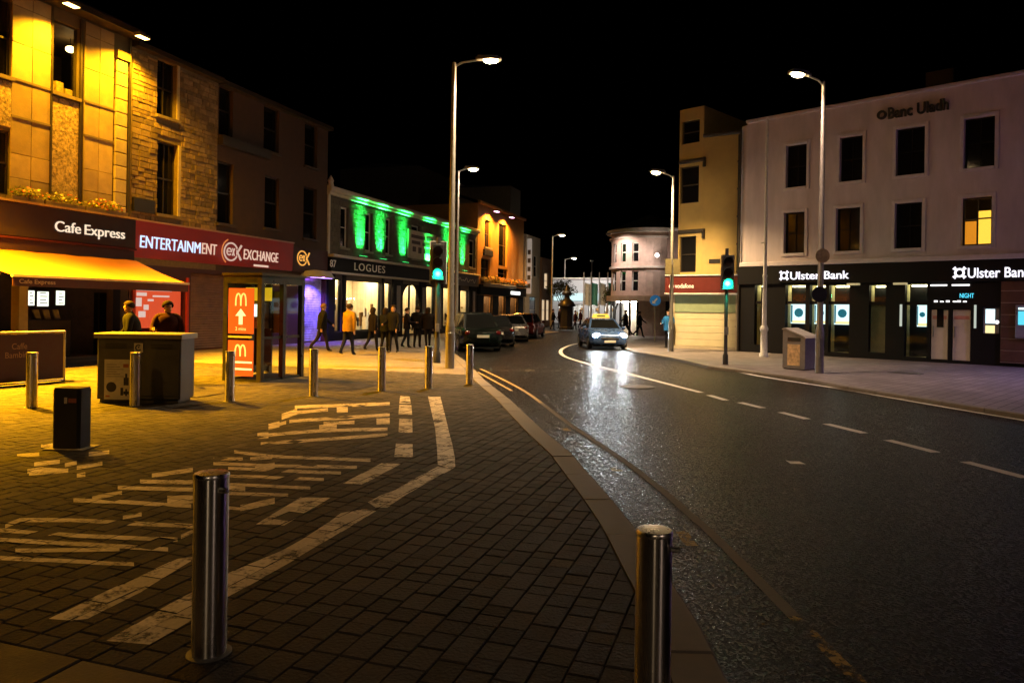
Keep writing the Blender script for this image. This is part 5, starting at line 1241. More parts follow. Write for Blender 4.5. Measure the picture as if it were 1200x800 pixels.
for k in range(4):
    a = R(45 + 90 * k); d = Vector((math.cos(a), math.sin(a))); n = Vector((-d.y, d.x)); C0 = Vector((c, zc))
    b.yprism([(q_.x, q_.y) for q_ in (C0 + d * r_ * .95 + n * .035, C0 + d * r_ * .95 - n * .035, C0 + d * r_ * 1.55 - n * .06, C0 + d * r_ * 1.55 + n * .06)][::-1], -.16, -.13)
b.build('logo', bsl, t)
t = thing('dark_sign', 'unlit dark raised letters high on the bank wall under the parapet', 'sign', ub.p0, ub.rz)
s0, z0 = ub.sz(1040, 139, -.03); s1, _ = ub.sz(1111, 131, -.03)
text('Banc Uladh', black_metal, t, s0, -.05, z0 - .02, s1 - s0, .40, .04, .03)
sl_, zl0 = ub.sz(1033.5, 137, -.03); b = MB(); ring(sl_, z0 + .16, .17, .17, .08, 0, 360, 16, -.09, -.005, b); b.build('logo', black_metal, t)
# black shopfront: openings, posters, doors
OP = [('window', 884, 896, 334, 404), ('window', 920, 943.5, 334, 411), ('window', 948.5, 967, 334, 412), ('window', 971, 995, 334, 413), ('panel', 1018, 1037.5, 334, 413), ('window', 1060, 1086, 333, 418.5), ('door', 1090, 1111, 362, 421), ('door', 1115, 1137.5, 362, 422.5), ('atm', 1151, 1171, 360, 391)]
holes = []; R_ = []
for k, a, c, t_, bt in OP:
    h = ub.rect(a, c, t_, bt); h = (h[0], h[1], max(.03, h[2]), min(h[3], zf0 - .02)); holes.append(h); R_.append((k, h))
bw = MB(); wall(ub, 'shopfront', bk, -.3, L, 0, zf0 - .002, holes, .25, back=.6)
ol = M('olive_wall', (.42, .38, .2), .7, var=.15); pst_c = [glow('poster_cool', (.7, .95, 1.), 1.5), glow('poster_blue', (.02, .25, .35), .6), glow('poster_sun', (1., .85, .4), 1.2)]
dim = glow('bank_strip', (1., .9, .55), 22)
def poster(parent, x0, x1, y, z0, z1):
    o = MB().bbox(x0, x1, y, y + .03, z0, z1, .005).build('poster', pst_c[0], parent); w_, h_ = x1 - x0, z1 - z0
    MB().cyl((x0 + w_ * .5, y - .002, z0 + h_ * .55), (x0 + w_ * .5, y - .008, z0 + h_ * .55), min(w_, h_) * .27, min(w_, h_) * .27, 16).box(x0 + w_ * .02, x0 + w_ * .12, y - .006, y - .001, z0 + .05, z1 - .05).build('print', pst_c[1], o)
    MB().box(x0 + w_ * .1, x1 - w_ * .05, y - .006, y - .001, z0 + .02, z0 + h_ * .16).build('print', pst_c[2], o)
for i, (k, h) in enumerate(R_):
    a, c, e, g = h
    if k in ('window', 'panel'):
        rm_ = MB(); y0, dp = .26, 1.4
        rm_.q([(a, y0 + dp, e), (c, y0 + dp, e), (c, y0 + dp, g), (a, y0 + dp, g)]).q([(a, y0, e), (a, y0 + dp, e), (a, y0 + dp, g), (a, y0, g)]).q([(c, y0, e), (c, y0, g), (c, y0 + dp, g), (c, y0 + dp, e)]).q([(a, y0, g), (a, y0 + dp, g), (c, y0 + dp, g), (c, y0, g)]).q([(a, y0, e), (c, y0, e), (c, y0 + dp, e), (a, y0 + dp, e)])
        ro = rm_.build('display_room', ol, ub.e); MB().box(a + .1, c - .1, y0 + .2, y0 + .35, g - .06, g - .03).build('ceiling_lamp', dim, ro)
        MB().box(a + .01, c - .01, .1, .112, e, g).build('pane', clear, ub.e)
        zt2 = ub.sz(1000, 355)[1]; MB().box(a, c, .05, .18, zt2 - .06, zt2 + .06).build('transom', bk, ub.e)
        if k == 'window' and i > 0: poster(ub.e, a + (c - a) * (.12 if i != 5 else .45), c - .05, .3, 1.25, 2.05)
        if k == 'panel': MB().bbox(a + .02, c - .02, .15, .2, e, zt2 - .06, .01).build('door_leaf', M('drab_door', (.10, .08, .04), .5, var=.2), ub.e)
    elif k == 'door':
        dr = MB().bbox(a + .02, c - .02, .06, .11, e, g - .02, .01).build('door', M('pale_door', (.55, .46, .37), .5, var=.08), ub.e)
        if i == 6: MB().box(a + (c - a) * .34, a + (c - a) * .72, .05, .058, 1.25, 2.0).build('glazing', dark_glass, dr)
        MB().box(a + .07, a + .1, .02, .055, .9, 1.3).build('handle', galv, dr); MB().box(a + .06, c - .06, .054, .059, g - .36, g - .24).build('notice', M('door_notice', (.5, .2, .15), .5), dr)
    else:
        o = MB().bbox(a, c, .08, .2, e, g, .02).build('cash_machine', M('atm_shell', (.3, .3, .32), .35, .3), ub.e)
        MB().box(a + .08, c - .14, .072, .079, e + .35, g - .06).build('screen', pst_c[0], o); MB().box(a + .08, c - .14, .072, .079, e + .02, e + .28).build('keypad', pst_c[2], o); MB().cyl((c - .08, .08, e + .4), (c - .08, .07, e + .4), .06, .06, 12).build('lamp', glow('atm_lamp', (1., .95, 1.), 3), o)
# light strips over the doors, header text, slatted wall with second machine
pale_s = glow('door_strip', (1., .97, .95), 2.2)
d0, d1 = R_[6][1], R_[7][1]
for h in (d0, d1): MB().box(h[0], h[1] - .05, -.05, -.002, ub.sz(1110, 334)[1] - .03, ub.sz(1110, 334)[1] + .02).build('light_strip', pale_s, ub.e)
text('NIGHT', glow('cyan_letters', (.1, .75, 1.), 1.3), ub.e, ub.sz(1124.5, 348)[0], -.02, ub.sz(1130, 349)[1], ub.sz(1141, 348)[0] - ub.sz(1124.5, 348)[0], .16, .01, .0)
b = MB()
for k, px in enumerate((1097, 1104, 1111, 1119, 1124, 1131)): x = ub.sz(px, 353)[0]; b.box(x - .06, x + .05, -.02, -.002, ub.sz(px, 354)[1], ub.sz(px, 352)[1] - .02 * (k % 2))
b.build('dot_lights', pale_s, ub.e)
for px in (1056, 1143): MB().bbox(ub.sz(px - 1.2, 370)[0], ub.sz(px + 1.2, 370)[0], -.06, -.002, 1.25, 2.05, .01).build('light_strip', glow('soft_strip', (.9, 1., .85), .55), ub.e)
xs0 = ub.sz(1173, 380)[0]; brn = M('slat_brown', (.10, .045, .025), .4, var=.25, vs=4)
zz_ = [.12 + .4 * k for k in range(8)]
for z0, z1 in zip(zz_, zz_[1:]):
    MB().bbox(xs0, L, -.07, -.002, z0 + .03, z1 - .004, .008).build('slat', brn, ub.e); MB().box(xs0, L, -.055, -.002, z0, z0 + .026).build('slat_trim', M('trim_pale', (.4, .3, .24), .35, .4), ub.e)
xa = ub.sz(1190, 380, -.1)[0]; o = MB().bbox(xa, xa + .9, -.16, -.072, .95, 2.05, .02).build('cash_machine', M('atm_shell', (.3, .3, .32), .35, .3), ub.e)
MB().box(xa + .08, xa + .7, -.168, -.161, 1.4, 1.85).build('screen', glow('screen_cyan', (.1, .6, .75), 1.3), o); MB().box(xa + .08, xa + .7, -.168, -.161, 1.9, 1.97).build('screen', pst_c[0], o)
for px in (999, 1054):
    x, z = ub.sz(px, 334, -.3)
    MB().bbox(x - .22, x + .22, -.3, -.13, zf0 - .08, zf0 - .005, .02).build('wall_lamp', M('wall_lamp', (.55, .5, .35), .4, emit=.35, ecol=(1, .8, .4)), ub.e)

# ---------------------------------------------------------------- yellow building and shuttered shop
ylw = M('yellow_render', (.50, .36, .12), .75, var=.1, vs=1.5, bump=.15, bs=30)
ya = Fac('yellow_building', 'tall yellow rendered building above the shuttered shop, downpipe at its edge', 'building', (8.48, 32.5), (9.86, 31.66))
wall(ya, 'wall', ylw, 0, ya.len, 2.5, 9.45, [], .2)
# its return towards the round building, with two hooded windows, is part of the same building
yb_ = Fac(None, '', '', (7.6, 33.38), (8.48, 32.5))
rt = thing('yellow_building', 'narrow angled end of the yellow house with black hooded windows', 'building', yb_.p0, yb_.rz); Lb = yb_.len
hs = [yb_.rect(797, 819, 195, 238), yb_.rect(796, 815.5, 277, 319), yb_.rect(799, 820, 141, 168)]; hs = [(max(.06, h[0]), min(h[1], Lb - .06), h[2], h[3]) for h in hs]
wall(None, 'wall', ylw, 0, Lb, 2.5, 10.9, hs, .2, parent=rt)
for i, h in enumerate(hs):
    window(rt, *h, frame_dark, dark_glass, None, .12, .05, 1, 0)
    if i < 2: MB().bbox(h[0] - .05, Lb + .12, -.1, 0, h[3] + .14, h[3] + .3, .02).build('hood_mould', frame_dark, rt); MB().bbox(Lb - .0, Lb + .12, -.1, 0, h[3] - .12, h[3] + .135, .02).build('hood_stop', frame_dark, rt)
MB().bbox(0, ya.len + .1, -.15, 0, 9.45, 9.6, .03).build('coping', frame_dark, ya.e); MB().q([(0, -.1, 9.6), (ya.len, -.1, 9.6), (ya.len, 4, 10.6), (0, 4, 10.6)]).build('roof', roofm, ya.e)
b = MB(); b.cyl((ya.len - .02, -.07, 0), (ya.len - .02, -.07, 9.4), .05, .05, 10)
for k in range(7): b.cyl((ya.len - .02, -.07, 1 + k * 1.2), (ya.len - .02, -.07, 1.08 + k * 1.2), .075, .075, 10)
b.build('downpipe', frame_dark, ya.e)
x0, z0 = ya.sz(830, 309); MB().bbox(ya.sz(831, 306)[0], ya.sz(844, 306)[0], -.03, 0, ya.sz(838, 308.5)[1], ya.sz(838, 303.5)[1], .005).build('name_plate', black_metal, ya.e)
sp = Fac('shuttered_shop', 'closed shop with a pale cream shutter and dark red fascia', 'shopfront', (7.05, 33.2), (9.83, 31.5)); L = sp.len
crm = M('cream_shutter', (.62, .54, .33), .5, .0, var=.08, vs=2); gsh = M('green_shade', (.24, .30, .17), .6, var=.1)
z1f, z0f = sp.sz(820, 322)[1], sp.sz(820, 345)[1]; xs = sp.sz(790, 380)[0]
hd_ = (xs, L - .12, .12, z0f - .05)
wall(sp, 'wall', M('shop_cream_wall', (.5, .42, .28), .6, var=.12), xs - .12, L, 0, z0f, [hd_], .16, back=.4)
zmid = sp.sz(820, 366)[1]
b = MB(); z = .12
while z < zmid: e = min(z + .3, zmid); MB().bbox(hd_[0], hd_[1], .06 + random.uniform(0, .006), .12, z + .006, e - .002, .012).build('shutter_panel', crm, sp.e); z = e
MB().bbox(hd_[0], hd_[1], .03, .1, zmid, hd_[3], .01).build('blind', gsh, sp.e)
MB().bbox(0, L, -.2, 0, z0f + .06, z1f - .06, .02).build('fascia_board', M('dark_red_fascia', (.10, .014, .012), .4, var=.15), sp.e)
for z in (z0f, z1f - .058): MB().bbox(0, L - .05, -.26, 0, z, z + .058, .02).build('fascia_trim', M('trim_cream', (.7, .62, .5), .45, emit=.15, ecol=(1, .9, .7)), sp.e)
vsn = M('shop_letter', (.7, .55, .45), .5, var=0, emit=.55, ecol=(1., .75, .6))
a, z = sp.sz(791, 337.5, -.21); c, _ = sp.sz(813, 337.5, -.21); text('vodafone', vsn, sp.e, a, -.21, z, c - a, .2, .008, .02)
b = MB(); cc = sp.sz(787, 335.5, -.2); b.cyl((cc[0], -.201, cc[1]), (cc[0], -.215, cc[1]), .12, .12, 16); b.build('logo', vsn, sp.e)

# ---------------------------------------------------------------- round corner building
RC = Vector((9.55, 50.6, 0)); RR = 2.65
rb_ = thing('round_building', 'rounded corner building with pale cornices and a bright shop at street level', 'building', RC)
pink = M('pink_stone', (.52, .40, .34), .75, var=.15, vs=4, bump=.2, bs=15); H_ = 7.05
def arcq(b, r, a0, a1, z0, z1, n):
    for k in range(n):
        p, q_ = R(a0 + (a1 - a0) * k / n), R(a0 + (a1 - a0) * (k + 1) / n)
        b.q([(r * math.cos(p), r * math.sin(p), z0), (r * math.cos(q_), r * math.sin(q_), z0), (r * math.cos(q_), r * math.sin(q_), z1), (r * math.cos(p), r * math.sin(p), z1)])
def arcring(name, r0, r1, z0, z1, a0=150, a1=285, n=30, mat=whs):
    b = MB(); arcq(b, r1, a0, a1, z0, z1, n)
    for k in range(n):
        p, q_ = R(a0 + (a1 - a0) * k / n), R(a0 + (a1 - a0) * (k + 1) / n)
        for z in (z0, z1): b.q([(r0 * math.cos(p), r0 * math.sin(p), z), (r0 * math.cos(q_), r0 * math.sin(q_), z), (r1 * math.cos(q_), r1 * math.sin(q_), z), (r1 * math.cos(p), r1 * math.sin(p), z)])
    return b.build(name, mat, rb_)
b = MB(); cols = [(160, 171, 0), (171, 181, 1), (181, 192, 0), (192, 202, 1), (202, 213, 0), (213, 223, 1), (223, 234, 0), (234, 244, 1), (244, 285, 0)]
for a0, a1, wn_ in cols:
    if not wn_: arcq(b, RR, a0, a1, 0 if a0 > 240 or a0 < 180 else 2.6, H_, 4)
    else:
        for z0, z1 in ((2.6, 3.0), (4.3, 4.95), (6.2, H_)): arcq(b, RR, a0, a1, z0, z1, 3)
b.build('wall', pink, rb_)
for a0, a1, wn_ in cols:
    if wn_:
        for z0, z1 in ((3.0, 4.3), (4.95, 6.2)):
            am = R((a0 + a1) / 2); d = Vector((math.cos(am), math.sin(am), 0)); wdt = 2 * RR * math.sin(R((a1 - a0) / 2))
            f = MB(); f.box(-wdt / 2, -wdt / 2 + .06, -.03, .05, z0, z1).box(wdt / 2 - .06, wdt / 2, -.03, .05, z0, z1).box(-wdt / 2, wdt / 2, -.03, .05, z1 - .06, z1).box(-wdt / 2, wdt / 2, -.02, .05, (z0 + z1) / 2 - .03, (z0 + z1) / 2 + .03)
            o = f.build('window', frame_white, rb_, d * (RR - .1), rotz=am + R(90)); MB().box(-wdt / 2, wdt / 2, .02, .03, z0, z1).build('pane', dark_glass, o)
arcring('cornice', RR, RR + .3, H_ - .15, H_ + .1); arcring('cornice', RR, RR + .14, H_ - .55, H_ - .42); arcring('string_course', RR, RR + .14, 4.5, 4.65); arcring('shop_fascia', RR, RR + .3, 2.3, 2.65, mat=M('tan_fascia', (.4, .3, .2), .5))
b = MB(); arcq(b, RR - .9, 160, 285, 0, 2.6, 12); b.build('shop_wall', whm, rb_)
b = MB(); b.prism([(RR * .98 * math.cos(R(a)), RR * .98 * math.sin(R(a))) for a in range(0, 360, 15)], 2.28, 2.32); b.build('shop_ceiling', whm, rb_)
for a in (195, 212, 229): MB().box(-.3, .3, -.1, .1, 2.2, 2.26).build('ceiling_lamp', glow('round_shop_strip', (1., .9, .72), 110), rb_, (2.2 * math.cos(R(a)), 2.2 * math.sin(R(a)), 0), rotz=R(a + 90))
for a in (182, 197, 214, 231, 243): MB().box(-.06, .06, -.06, .06, 0, 2.28).build('mullion', black_gloss, rb_, (RR * math.cos(R(a)), RR * math.sin(R(a)), 0), rotz=R(a + 90))
b = MB(); b.lathe([(RR + .28, H_ + .1), (.05, H_ + 1.3)], 24); b.build('roof', roofm, rb_)
fl = Fac(None, '', '', (RC.x + RR * math.cos(R(284)), RC.y + RR * math.sin(R(284))), (13.6, 46.2)); fe = thing('side_building', 'dark brown flank with a pale lamp next to the rounded corner building', 'building', fl.p0, fl.rz)
hs = [(.9, 1.7, 4.9, 6.1), (.9, 1.7, 2.95, 4.1)]; wall(None, 'wall', M('brown_stone', (.22, .15, .12), .8, var=.2), 0, fl.len, 0, H_ - .1, hs, .15, 6, fe)
for h in hs: window(fe, *h, frame_white, dark_glass, None, .08, .06, 1)
MB().bbox(0, fl.len, -.25, 0, H_ - .1, H_ + .1, .05).build('cornice', whs, fe); MB().bbox(0, fl.len, -.1, 0, 4.5, 4.64, .03).build('string_course', whs, fe); MB().bbox(0, fl.len, -.12, 0, 0, 2.6, .02).build('shop_panel', black_gloss, fe)
wlp = fl.world(.95, -.5, 0); Pw = p3(770, 299, wlp.y); t = thing('wall_lamp', 'bright pale lamp on the dark flank beside the rounded building', 'lamp', (Pw.x, wlp.y, Pw.z), fl.rz)
MB().ball((0, 0, 0), .13, .13, .13, 12, 8).build('globe', glow('cool_globe', (1., .85, .75), 18), t, smooth=True); MB().tube([(0, 0, .1), (0, .3, .2), (0, .55, .1)], .025, 6).build('arm', black_metal, t)
light('wall_lamp_light', 'POINT', (0, -.25, 0), 60, (1., .82, .7), t, rad=.1)
# assumed floodlight, placed to wash the round building's upper floors
t = thing('floodlight', 'assumed floodlight on a bracket washing the rounded building', 'floodlight', RC + Vector((-3.3, -3.0, 6.6)), 0)
MB().bbox(-.15, .15, -.1, .1, 0, .12, .02).build('housing', grime, t); MB().tube([(0, 0, .1), (1.2, 1.1, .3)], .03, 6).build('arm', grime, t); light('wash', 'SPOT', (0, 0, -.05), 800, (1., .74, .62), t, aim=(1.6, 1.5, -2.8), size=120, blend=.6)
# ================================================================== PEOPLE
skin_m = M('skin', (.42, .24, .16), .5, var=.08)
shoe_m = M('shoe_dark', (.02, .018, .016), .4)
def person(base, heading, label, H=1.74, top=(.02, .02, .022), legs=(.02, .022, .035), hair=(.03, .02, .012), walk=0.00, arms=(8, 8), elbow=(15, 15), lean=0., bulk=1.0, group=None, turn=0., long_hair=False, hood=False, coat=.46):
    """One continuous skinned body (facing +y), with hair as a child."""
    J = {}; E = []
    def add(n, p, r, par=None, lab=None):
        J[n] = (Vector(p) * H, r * H); 
        if par: E.append((par, n, lab))
    sl = math.sin(R(lean))
    add('pelvis', (0, 0, .52), .072 * bulk)
    add('spine', (0, .02 * sl, .62), .068 * bulk, 'pelvis', 'torso'); add('chest', (0, .12 * sl, .735), .078 * bulk, 'spine', 'torso'); add('collar', (0, .2 * sl, .805), .055 * bulk, 'chest', 'torso')
    add('neck', (0, .24 * sl, .845), .032, 'collar', 'head')
    ct, st_ = math.cos(R(turn)), math.sin(R(turn))
    f = lambda x, y, z: (x * ct - y * st_, .25 * sl + x * st_ + y * ct, z)
    add('jaw', f(0, .014, .880), .043, 'neck', 'head'); add('cranium', f(0, .0, .928), .056, 'jaw', 'head'); add('crown', f(0, -.005, .958), .040, 'cranium', 'head')
    add('nose', f(0, .062, .905), .009, 'cranium', 'head'); add('chin', f(0, .045, .872), .014, 'jaw', 'head')
    for s, sd in ((-1, 'l'), (1, 'r')):
        k = 0 if s < 0 else 1; ph = walk * s
        add('sh' + sd, (s * .10 * bulk, .2 * sl, .80), .046 * bulk, 'collar', 'torso')
        a = R(arms[k] - ph * 60); e = R(elbow[k]); sw = .03
        el = Vector((s * (.125 * bulk + .015), .2 * sl + .17 * math.sin(a), .80 - .17 * math.cos(a))); add('el' + sd, el, .033 * bulk, 'sh' + sd, 'arm')
        wr = el + Vector((-s * .012, .145 * math.sin(a + e), -.145 * math.cos(a + e))); add('wr' + sd, wr, .022, 'el' + sd, 'arm')
        d = (wr - el).normalized(); pm_ = wr + d * .035; add('pa' + sd, pm_, .019, 'wr' + sd, 'hand')
        side = Vector((0, 1, 0)).cross(d).normalized() if abs(d.y) < .9 else Vector((1, 0, 0)); fw = d.cross(side)
        for q_ in range(4):
            b0 = pm_ + d * .02 + fw * (q_ - 1.5) * .011; tip = b0 + d * (.035 - .004 * abs(q_ - 1.4)) - side * s * .012
            add('f%d%s' % (q_, sd), b0, .0055, 'pa' + sd, 'hand'); add('t%d%s' % (q_, sd), tip, .0042, 'f%d%s' % (q_, sd), 'hand')
        add('th' + sd, wr + d * .03 + fw * .028, .0055, 'pa' + sd, 'hand')
        hp = Vector((s * .048, 0, .50)); add('hip' + sd, hp, .058 * bulk, 'pelvis', 'leg')
        th = R(26) * ph * 1.6; kn = hp + Vector((s * .006, .235 * math.sin(th), -.235 * math.cos(th))); add('kn' + sd, kn, .039, 'hip' + sd, 'leg')
        bend = R(8 + (34 if ph < 0 else 2) * abs(walk)); an = kn + Vector((0, .235 * math.sin(th - bend), -.235 * math.cos(th - bend))); add('an' + sd, an, .027, 'kn' + sd, 'leg')
        add('he' + sd, an + Vector((0, -.012, -.022)), .018, 'an' + sd, 'foot'); add('to' + sd, an + Vector((s * .008, .085, -.022 if ph >= 0 else -.034)), .017, 'an' + sd, 'foot')
    names = list(J); me = bpy.data.meshes.new('body'); me.from_pydata([J[n][0] for n in names], [(names.index(a), names.index(b)) for a, b, _ in E], [])
    o = bpy.data.objects.new('person', me); COL.objects.link(o); md = o.modifiers.new('s', 'SKIN'); md.use_smooth_shade = True
    for i, n in enumerate(names):
        sv = me.skin_vertices[0].data[i]; sv.radius = (J[n][1], J[n][1] * (.78 if n in ('spine', 'chest', 'pelvis', 'collar') else 1)); sv.use_root = (i == 0)
    ss = o.modifiers.new('u', 'SUBSURF'); ss.levels = ss.render_levels = 1
    dg = bpy.context.evaluated_depsgraph_get(); m2 = bpy.data.meshes.new_from_object(o.evaluated_get(dg)); o.modifiers.clear(); o.data = m2; bpy.data.meshes.remove(me)
    tm = M('cloth_%02x%02x%02x' % tuple(int(c * 255) for c in top), [c * .6 for c in top] if max(top) < .1 else top, .85, var=.25, vs=9, spec=.08); lm_ = M('trousers_%02x%02x%02x' % tuple(int(c * 255) for c in legs), [c * .6 for c in legs], .85, var=.25, vs=9, spec=.08); hm = M('hair_%02x%02x%02x' % tuple(int(c * 255) for c in hair), hair, .8, var=.3, vs=25, spec=.08)
    m2.materials.clear()
    for m in (tm, lm_, skin_m, shoe_m): m2.materials.append(m)
    S_ = [(J[a][0], J[b][0], lab, max(J[a][1], J[b][1])) for a, b, lab in E]; idx = {'torso': 0, 'arm': 0, 'leg': 1, 'head': 2, 'hand': 2, 'foot': 3}
    for p in m2.polygons:
        c = p.center; best = None
        for a, b, lab, r in S_:
            t = max(0, min(1, (c - a).dot(b - a) / max(1e-9, (b - a).length_squared))); d = (c - a.lerp(b, t)).length - r
            if best is None or d < best[0]: best = (d, lab)
        lab = best[1]
        if lab == 'leg' and c.z > .49 * H: lab = 'torso'
        p.material_index = idx[lab]; p.use_smooth = True
    hc = J['cranium'][0]; r = J['cranium'][1]; b = MB(); n = 14
    V_ = []; F = []
    for i in range(8):
        a = R(100 if not long_hair else 120) * i / 7
        for j in range(n):
            t = 2 * math.pi * j / n; fr = math.cos(t - math.pi / 2 - R(turn)); aa = a * (1 - .36 * max(0, fr)) * (1.12 if fr < 0 else 1)
            V_.append((hc.x + r * 1.16 * math.sin(aa) * math.cos(t), hc.y + r * 1.2 * math.sin(aa) * math.sin(t), hc.z + r * .1 + r * 1.17 * math.cos(aa) - (r * .9 if long_hair and fr < .1 and i > 5 else 0)))
    for i in range(7):
        for j in range(n): F.append((i * n + j, (i + 1) * n + j, (i + 1) * n + (j + 1) % n, i * n + (j + 1) % n))
    b.mesh(V_, F); b.build('hair', hm, o, smooth=True)
    cb = MB(); rows_ = []; nb = 18       # jacket: a loose shell from the shoulders to below the hips
    for z, rx, ry, oy in ((.835, .042, .040, .22), (.815, .085, .058, .2), (.79, .116, .074, .18), (.73, .122, .086, .12), (.64, .108, .084, .05), (.56, .112, .088, .0), (coat, .118, .094, -.004)):
        rows_.append([(rx * bulk * H * math.cos(2 * math.pi * j / nb) * (1 + .03 * math.sin(5 * j + z * 40)), (ry * bulk * math.sin(2 * math.pi * j / nb) + oy * sl) * H, (z + .006 * math.sin(3 * j + z * 9)) * H) for j in range(nb)])
    cb.mesh([p for r_ in rows_ for p in r_], [(i * nb + j, (i + 1) * nb + j, (i + 1) * nb + (j + 1) % nb, i * nb + (j + 1) % nb) for i in range(len(rows_) - 1) for j in range(nb)])
    cb.build('jacket', tm, o, smooth=True)
    ey = MB()
    for s in (-1, 1):
        q_ = f(s * .021, .049, .912); ey.ball([v * H for v in q_], .0085 * 1.2, .006, .006, 8, 6)
    ey.build('eyes', M('eye_dark', (.02, .015, .01), .2), o)
    o.location = base; o.rotation_euler[2] = R(heading); return tag(o, label, 'person', group)
G = 'pedestrians on the plaza'
person(at(377, 412), -62, 'man in a black jacket striding past the violet shutter', 1.78, (.012, .012, .014), (.03, .025, .03), walk=0.45, hair=(.12, .07, .04), bulk=1.1, group=G, lean=6)
person(at(408, 416), -28, 'man in a mustard yellow jacket and dark jeans walking away', 1.78, (.24, .13, .015), (.018, .022, .05), walk=0.30, bulk=1.12, group=G, lean=5)
person(at(436.5, 411.5), -40, 'woman in dark clothes walking before the lit shop window', 1.66, (.02, .016, .02), (.02, .02, .035), walk=0.36, long_hair=True, group=G)
person(at(451, 412), -20, 'person in a dark navy coat standing beside the man in the dark suit', 1.66, (.015, .018, .03), (.018, .018, .022), walk=0.12, bulk=1.1, long_hair=True, group=G)
person(at(460.5, 413), 160, 'man in a dark suit with a pale collar facing the camera', 1.76, (.014, .014, .018), (.016, .016, .02), walk=0.18, arms=(5, 25), elbow=(10, 60), bulk=1.1, group=G)
person(at(476.5, 407), -80, 'person in black just left of the arched shop door', 1.66, (.02, .018, .02), (.02, .03, .06), walk=0.21, arms=(10, 30), elbow=(15, 70), group=G)
person(at(489, 407), -10, 'broad person in black seen against the arched shop door', 1.74, (.015, .014, .016), (.02, .018, .02), walk=0.12, bulk=1.2, group=G)
person(at(501, 407.5), 20, 'person in dark coat nearest the left traffic light', 1.70, (.022, .016, .014), (.025, .02, .02), walk=0.18, bulk=1.1, long_hair=True, group=G)
person(at(783, 407.5), 150, 'person in a blue jacket standing beside the corner lamp column', 1.72, (.02, .12, .30), (.015, .015, .02), walk=0.09, arms=(15, 15), elbow=(80, 80), bulk=1.12)
person(Vector((p3(733, 390, 45.5).x, 45.5, 0)), 100, 'distant person passing the left half of the round shop window', 1.72, (.02, .015, .015), walk=.5)
person(Vector((p3(749.5, 390, 45).x, 45, 0)), -100, 'distant person before the right half of the round shop window', 1.62, (.02, .015, .015), walk=.5)
for i, (px, Y, lab) in enumerate(((648, 58, 'far pedestrian by the end of the parked cars'), (656, 63, 'far pedestrian left of the dark kiosk'), (674, 63, 'far pedestrian right of the dark kiosk'), (680, 68, 'farthest pedestrian beside the flagpoles'))):
    person(Vector((p3(px, 385, Y).x, Y, 0 if i < 2 else ROADZ)), random.uniform(0, 360), lab, random.uniform(1.6, 1.8), (.02 + .02 * i, .02, .025), walk=0.24, group='pedestrians far down the street')
# two men behind the cabinet, in front of the red poster
Pm = p3(196, 400, 15.2); person(Vector((Pm.x, 15.2, 0)), 205, 'man with cropped hair in a rust shirt and dark jacket before the red poster', 1.76, (.06, .018, .012), (.02, .02, .03), hair=(.02, .014, .01), arms=(12, 25), elbow=(40, 70), bulk=1.15, turn=12)
Pm = p3(157, 400, 15.6); person(Vector((Pm.x, 15.6, 0)), 120, 'man in black leaning forward behind the grey utility cabinet', 1.74, (.018, .02, .022), (.02, .02, .02), arms=(5, 12), elbow=(25, 40), bulk=1.15, lean=14)

# ================================================================== CARS
tyre_m = M('tyre_rubber', (.015, .015, .015), .7); rim_m = M('wheel_rim', (.3, .3, .31), .3, .8); carglass = M('car_glass', (.008, .009, .01), .06, var=0, rvar=0, spec=.3); chrome = M('chrome_trim', (.5, .5, .5), .2, 1.)
def loft(rows, n, mat, name, parent, smooth=True):
    V_ = [p for r_ in rows for p in r_]; F = []
    for i in range(len(rows) - 1):
        for j in range(n): F.append((i * n + j, i * n + (j + 1) % n, (i + 1) * n + (j + 1) % n, (i + 1) * n + j))
    F.append(tuple(reversed(range(n)))); F.append(tuple(range((len(rows) - 1) * n, len(rows) * n)))
    return MB().mesh(V_, F).build(name, mat, parent, smooth=smooth)
def ring_sec(y, w, z0, z1, r):
    out = []
    for cx, cz, a0 in ((w - r, z1 - r, 0), (-(w - r), z1 - r, 90), (-(w - r), z0 + r, 180), (w - r, z0 + r, 270)):
        for k in range(4): a = R(a0 + k * 30); out.append((cx + r * math.cos(a), y, cz + r * math.sin(a)))
    return out
